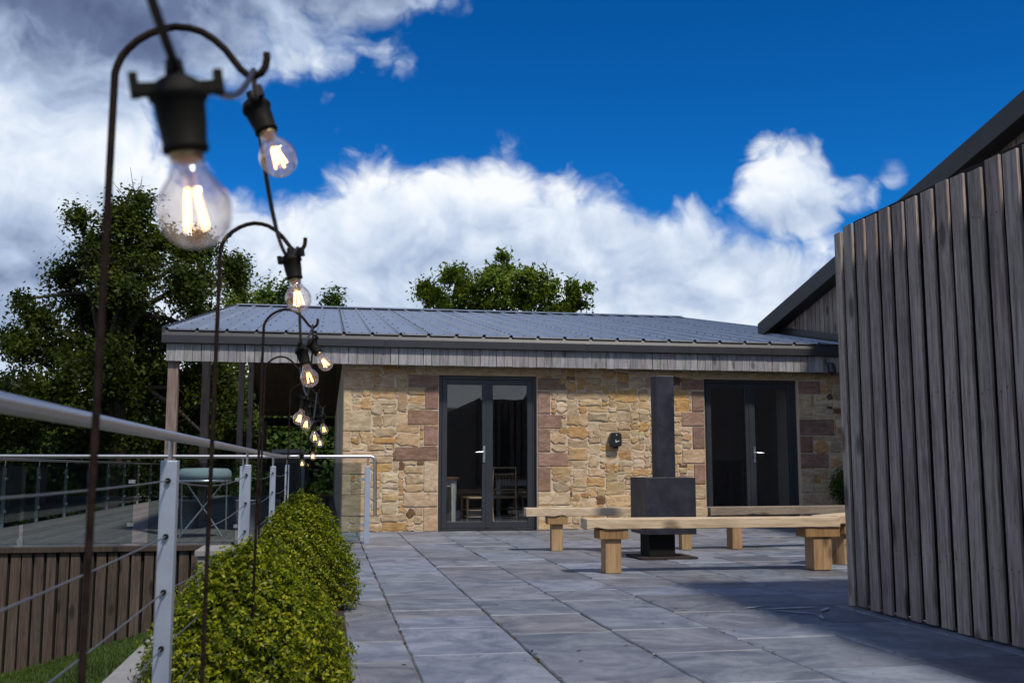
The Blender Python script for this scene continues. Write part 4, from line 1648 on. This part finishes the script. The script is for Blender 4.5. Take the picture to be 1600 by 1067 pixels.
def small_plant(name, label, cat, x, y, z, r0, h, n, pal, size, pot=None, cone=False):
    t = thing(name, label, cat, (x, y, 0))
    g = np.random.default_rng(n)
    d = g.normal(0, 1, (n, 3)); d /= np.linalg.norm(d, axis=1)[:, None]
    rr = g.uniform(.4, 1.05, n)[:, None]
    P = d * rr * np.array([r0, r0, h / 2])
    if cone:
        f = (P[:, 2] + h / 2) / h
        P[:, :2] *= (1.15 - f)[:, None] * 1.3
    P += np.array([x, y, z + h / 2])
    C = np.array(pal)[g.integers(0, len(pal), n)] * g.uniform(.7, 1.3, (n, 1))
    V, F, CC = leaf_quads(P, d, size, C)
    mesh_obj('foliage', V, F, CC, M['leaf'], t)
    b = MB()
    for k in range(9):
        a = g.uniform(0, 6.28)
        b.tube([(x, y, max(z - .05, .01)), (x + .5 * r0 * math.cos(a), y + .5 * r0 * math.sin(a), z + h * .6)], [.008, .003], 5, caps=False)
    if z > .1:
        b.tube([(x, y, .01), (x, y, z + .1)], .012, 6)
    b.build('stem', M['bark'], t)
    if pot:
        b = MB()
        b.lathe([(pot[0] * .7, .003), (pot[0], pot[1]), (pot[0] * 1.05, pot[1]), (pot[0] * 1.05, pot[1] + .02), (pot[0] * .9, pot[1] + .02), (pot[0] * .88, pot[1] - .03), (.01, pot[1] - .03)], 20, Matrix.Translation((x, y, 0)))
        b.build('pot', M[pot[2]], t)


small_plant('shrub', 'small leafy shrub in the shade against the right end of wall', 'shrub', 7.68, 14.45, .30, .24, .62, 1500, MIDG, .024, (.16, .32, 'zinc'))
small_plant('potted_conifer', 'small orange-green cone shaped conifer standing on the deck', 'conifer', -2.05, 16.4, .42, .20, .85, 1500, [(.14, .09, .02), (.10, .09, .02), (.07, .08, .02)], .022, (.17, .40, 'zinc'), True)
small_plant('potted_plant', 'potted green plant on the deck behind the folding table', 'plant', -1.15, 15.6, .45, .26, .6, 1300, MIDG, .028, (.17, .42, 'zinc'))

# ================================================================== SHEPHERD HOOKS AND FESTOON
HOOK_L = ((0, -.067), (.003, -.055), (.008, -.043), (.016, -.032), (.027, -.021), (.042, -.011), (.058, -.004), (.076, 0), (.094, -.0015), (.110, -.006), (.127, -.0165), (.142, -.030), (.153, -.044), (.163, -.057),
          (.173, -.0655), (.183, -.067), (.191, -.062), (.196, -.053), (.1975, -.042), (.197, -.034))
WHICH = ('nearest the viewer', 'second from the viewer', 'third from the viewer', 'fourth from the viewer', 'fifth from the viewer', 'farthest, near the house')
HK = ((-.290, 1.38, 1.469), (-.262, 2.47, 1.462), (-.246, 3.88, 1.472), (-.335, 5.50, 1.468), (-.265, 7.2, 1.462), (-.23, 8.95, 1.463))
for i, (hx, hy, hz) in enumerate(HK):
    t = thing('shepherd_hook', 'thin rusty iron crook pole holding the lamp string, ' + WHICH[i], 'hook pole', (hx, hy, 0), 'shepherd hooks along the railing')
    b = MB()
    pts = [(hx - .012, hy + .03, -.02), (hx - .007, hy + .015, .6)] + [(hx + a, hy - .12 * a, hz + c) for a, c in HOOK_L]
    b.tube(pts, .0050, 10)
    b.build('crook_pole', M['iron'], t)


def festoon_bulb(i, top, cen, label, size=1.0, tx=0):
    """lamp holder, clear bulb, glowing filament sticks; axis from top of holder to the bulb's centre"""
    top, cen = Vector(top), Vector(cen)
    t = thing('festoon_bulb', label, 'bulb', tuple(top), 'lit bulbs on the festoon string')
    ax = (cen - top).normalized()
    q = ax.to_track_quat('Z', 'X')
    Mx = Matrix.Translation(cen - ax * .088 * size) @ q.to_matrix().to_4x4() @ Matrix.Scale(size, 4) @ Matrix.Rotation(R(tx), 4, 'Z')
    seg = 28 if i < 4 else 16
    b = MB()
    b.lathe([(.0001, -.008), (.013, -.007), (.020, -.002), (.022, .004), (.0235, .006), (.0235, .010), (.0205, .013), (.0195, .030), (.0175, .047), (.0185, .049), (.0185, .053), (.0165, .054)], seg, Mx)
    b.lathe([(.0065, -.022), (.0085, -.008), (.0085, -.004)], 12, Mx)
    for s in (-1, 1):                       # the two clamp ears
        b.box((.012 if s > 0 else -.0335, -.007, -.003), (-.012 if s < 0 else .0335, .007, .006), M=Mx)
        b.box((s * .033 - .0035, -.0065, -.012), (s * .033 + .0035, .0065, .007), M=Mx)
    b.build('lamp_holder', M['holder'], t)
    b = MB()
    b.lathe([(.0125, .052), (.0135, .053), (.0135, .060), (.0125, .061)], seg, Mx)
    b.build('lamp_cap', M['brass'], t)
    b = MB()
    pr = [(.0130, .0605), (.0135, .066), (.0165, .073), (.0218, .080), (.0264, .087), (.0292, .094), (.0300, .101), (.0290, .109), (.0262, .117), (.0215, .124), (.0150, .129), (.0075, .1315), (.0005, .132)]
    b.lathe(pr, seg + 4, Mx)
    gb = b.build('glass_bulb', M['bulbglass'], t)
    b = MB()
    b.lathe([(.008, .061), (.006, .070), (.0035, .077), (.0025, .083)], 10, Mx)
    b.build('stem', M['bulbglass'], gb)
    b = MB()
    for k in range(4):
        a = math.pi / 4 + k * math.pi / 2
        p0 = Mx @ Vector((.0045 * math.cos(a), .0045 * math.sin(a), .084))
        p1 = Mx @ Vector((.0105 * math.cos(a), .0105 * math.sin(a), .116))
        b.tube([p0, p1], .0017 * size, 6)
    b.build('filament', M['filament'], gb)


BULBS = (((-.127, .834, 1.188), (-.113, .842, 1.101), 'large clear filament bulb nearest the viewer, top left'),
         ((-.126, 1.638, 1.458), (-.094, 1.625, 1.384), 'clear filament bulb hanging just right of the nearest crook'),
         ((-.093, 2.392, 1.361), (-.078, 2.385, 1.283), 'clear filament bulb just below the second crook, above the roof edge'),
         ((-.097, 3.447, 1.281), (-.070, 3.44, 1.192), 'clear filament bulb hanging in front of the fascia and dark veranda'),
         ((-.067, 4.046, 1.359), (-.026, 4.03, 1.300), 'clear filament bulb tilted to the right under the third crook'),
         ((-.105, 4.891, 1.21), (-.132, 4.89, 1.127), 'clear filament bulb leaning left below the fourth crook'),
         ((-.104, 5.708, 1.22), (-.120, 5.70, 1.134), 'clear filament bulb half hidden behind the one leaning left'),
         ((-.095, 6.43, 1.165), (-.084, 6.43, 1.085), 'small lit bulb above the house end of the rail, left of a close pair'),
         ((-.052, 7.334, 1.242), (-.034, 7.33, 1.168), 'small lit bulb beside the house corner, rightmost of the far cluster'),
         ((-.069, 8.676, 1.18), (-.068, 8.68, 1.106), 'tiny lit bulb below the far cluster'),
         ((-.139, 9.724, 1.086), (-.138, 9.73, 1.01), 'tiny lit bulb just above the deck handrail'),
         ((-.264, 10.88, 1.025), (-.263, 10.885, .95), 'tiniest lit bulb, level with the deck handrail'))
for i, (a, c, l) in enumerate(BULBS):
    festoon_bulb(i, a, c, l, 1.0, (20, 50, 15, 70, 10, 40, 80, 5, 30, 60, 0, 20)[i])


def sag(p, q, s, n=8):
    p, q = Vector(p), Vector(q)
    return [p.lerp(q, k / n) - Vector((0, 0, s * 4 * (k / n) * (1 - k / n))) for k in range(n + 1)]


t = thing('festoon_cable', 'black lamp cable draped from crook to crook through all the bulbs', 'cable', (-.1, 2, 1.3))
HP = [Vector((hx + .180, hy - .02, hz - .058)) for hx, hy, hz in HK]
TP = [Vector(a) + Vector((0, 0, .012)) for a, c, l in BULBS]
b = MB()
b.tube(sag((-.150, .52, 1.30), TP[0], .012), .0042, 8)
b.tube(sag(TP[0] + Vector((.03, 0, -.012)), HP[0], .018), .0038, 8)
b.tube(sag(HP[0], TP[1], .004), .0040, 8)
b.tube(sag(TP[1] + Vector((.0, .012, -.01)), TP[2] + Vector((-.012, 0, 0)), .045, 12), .0042, 8)
b.tube(sag(TP[2], HP[1], .0), .0040, 8)
b.tube(sag(HP[1], TP[3], .010, 10), .0042, 8)
b.tube(sag(TP[3], HP[2], .02), .0040, 8)
b.tube(sag(HP[2], TP[4], .0), .0040, 8)
b.tube(sag(TP[4], TP[5], .06, 12), .0042, 8)
b.tube(sag(TP[5], HP[3], .02), .0040, 8)
b.tube(sag(HP[3], TP[6], .0), .0040, 8)
b.tube(sag(TP[6], TP[7], .06, 12), .0042, 8)
b.tube(sag(TP[7], HP[4], .02), .0042, 8)
b.tube(sag(HP[4], TP[8], .0), .0042, 8)
b.tube(sag(TP[8], HP[5], .08), .0042, 8)
b.tube(sag(HP[5], TP[9], .0), .0042, 8)
b.tube(sag(TP[9], TP[10], .03), .0042, 8)
b.tube(sag(TP[10], TP[11], .03), .0042, 8)
b.tube(sag(TP[11], (-.45, 12.3, 1.03), .02), .0042, 8)
b.build('cable_run', M['cable'], t)

# ================================================================== BEHIND THE CAMERA (mirrored in the glass)
t = thing('stable_block', 'long low block with corrugated roof, mirrored in the door glass', 'building', (3, -11, 0))
b = MB(); b.box((-14, -17, -1.9), (7.6, -11, 2.55)); b.build('wall', M['render'], t)
b = MB()
vs = []
n = 150
for k, (yv, zv) in enumerate(((-10.7, 2.55), (-14, 3.5), (-17.3, 2.55))):
    for i in range(n * 2 + 1):
        vs.append((-14.4 + 22.2 * i / (2 * n), yv, zv + (.03 if i % 2 else -.03)))
m_ = 2 * n + 1
b.add(vs, [(k * m_ + i, k * m_ + i + 1, (k + 1) * m_ + i + 1, (k + 1) * m_ + i) for k in range(2) for i in range(m_ - 1)], smooth=True)
b.build('roof', M['corr'], t)
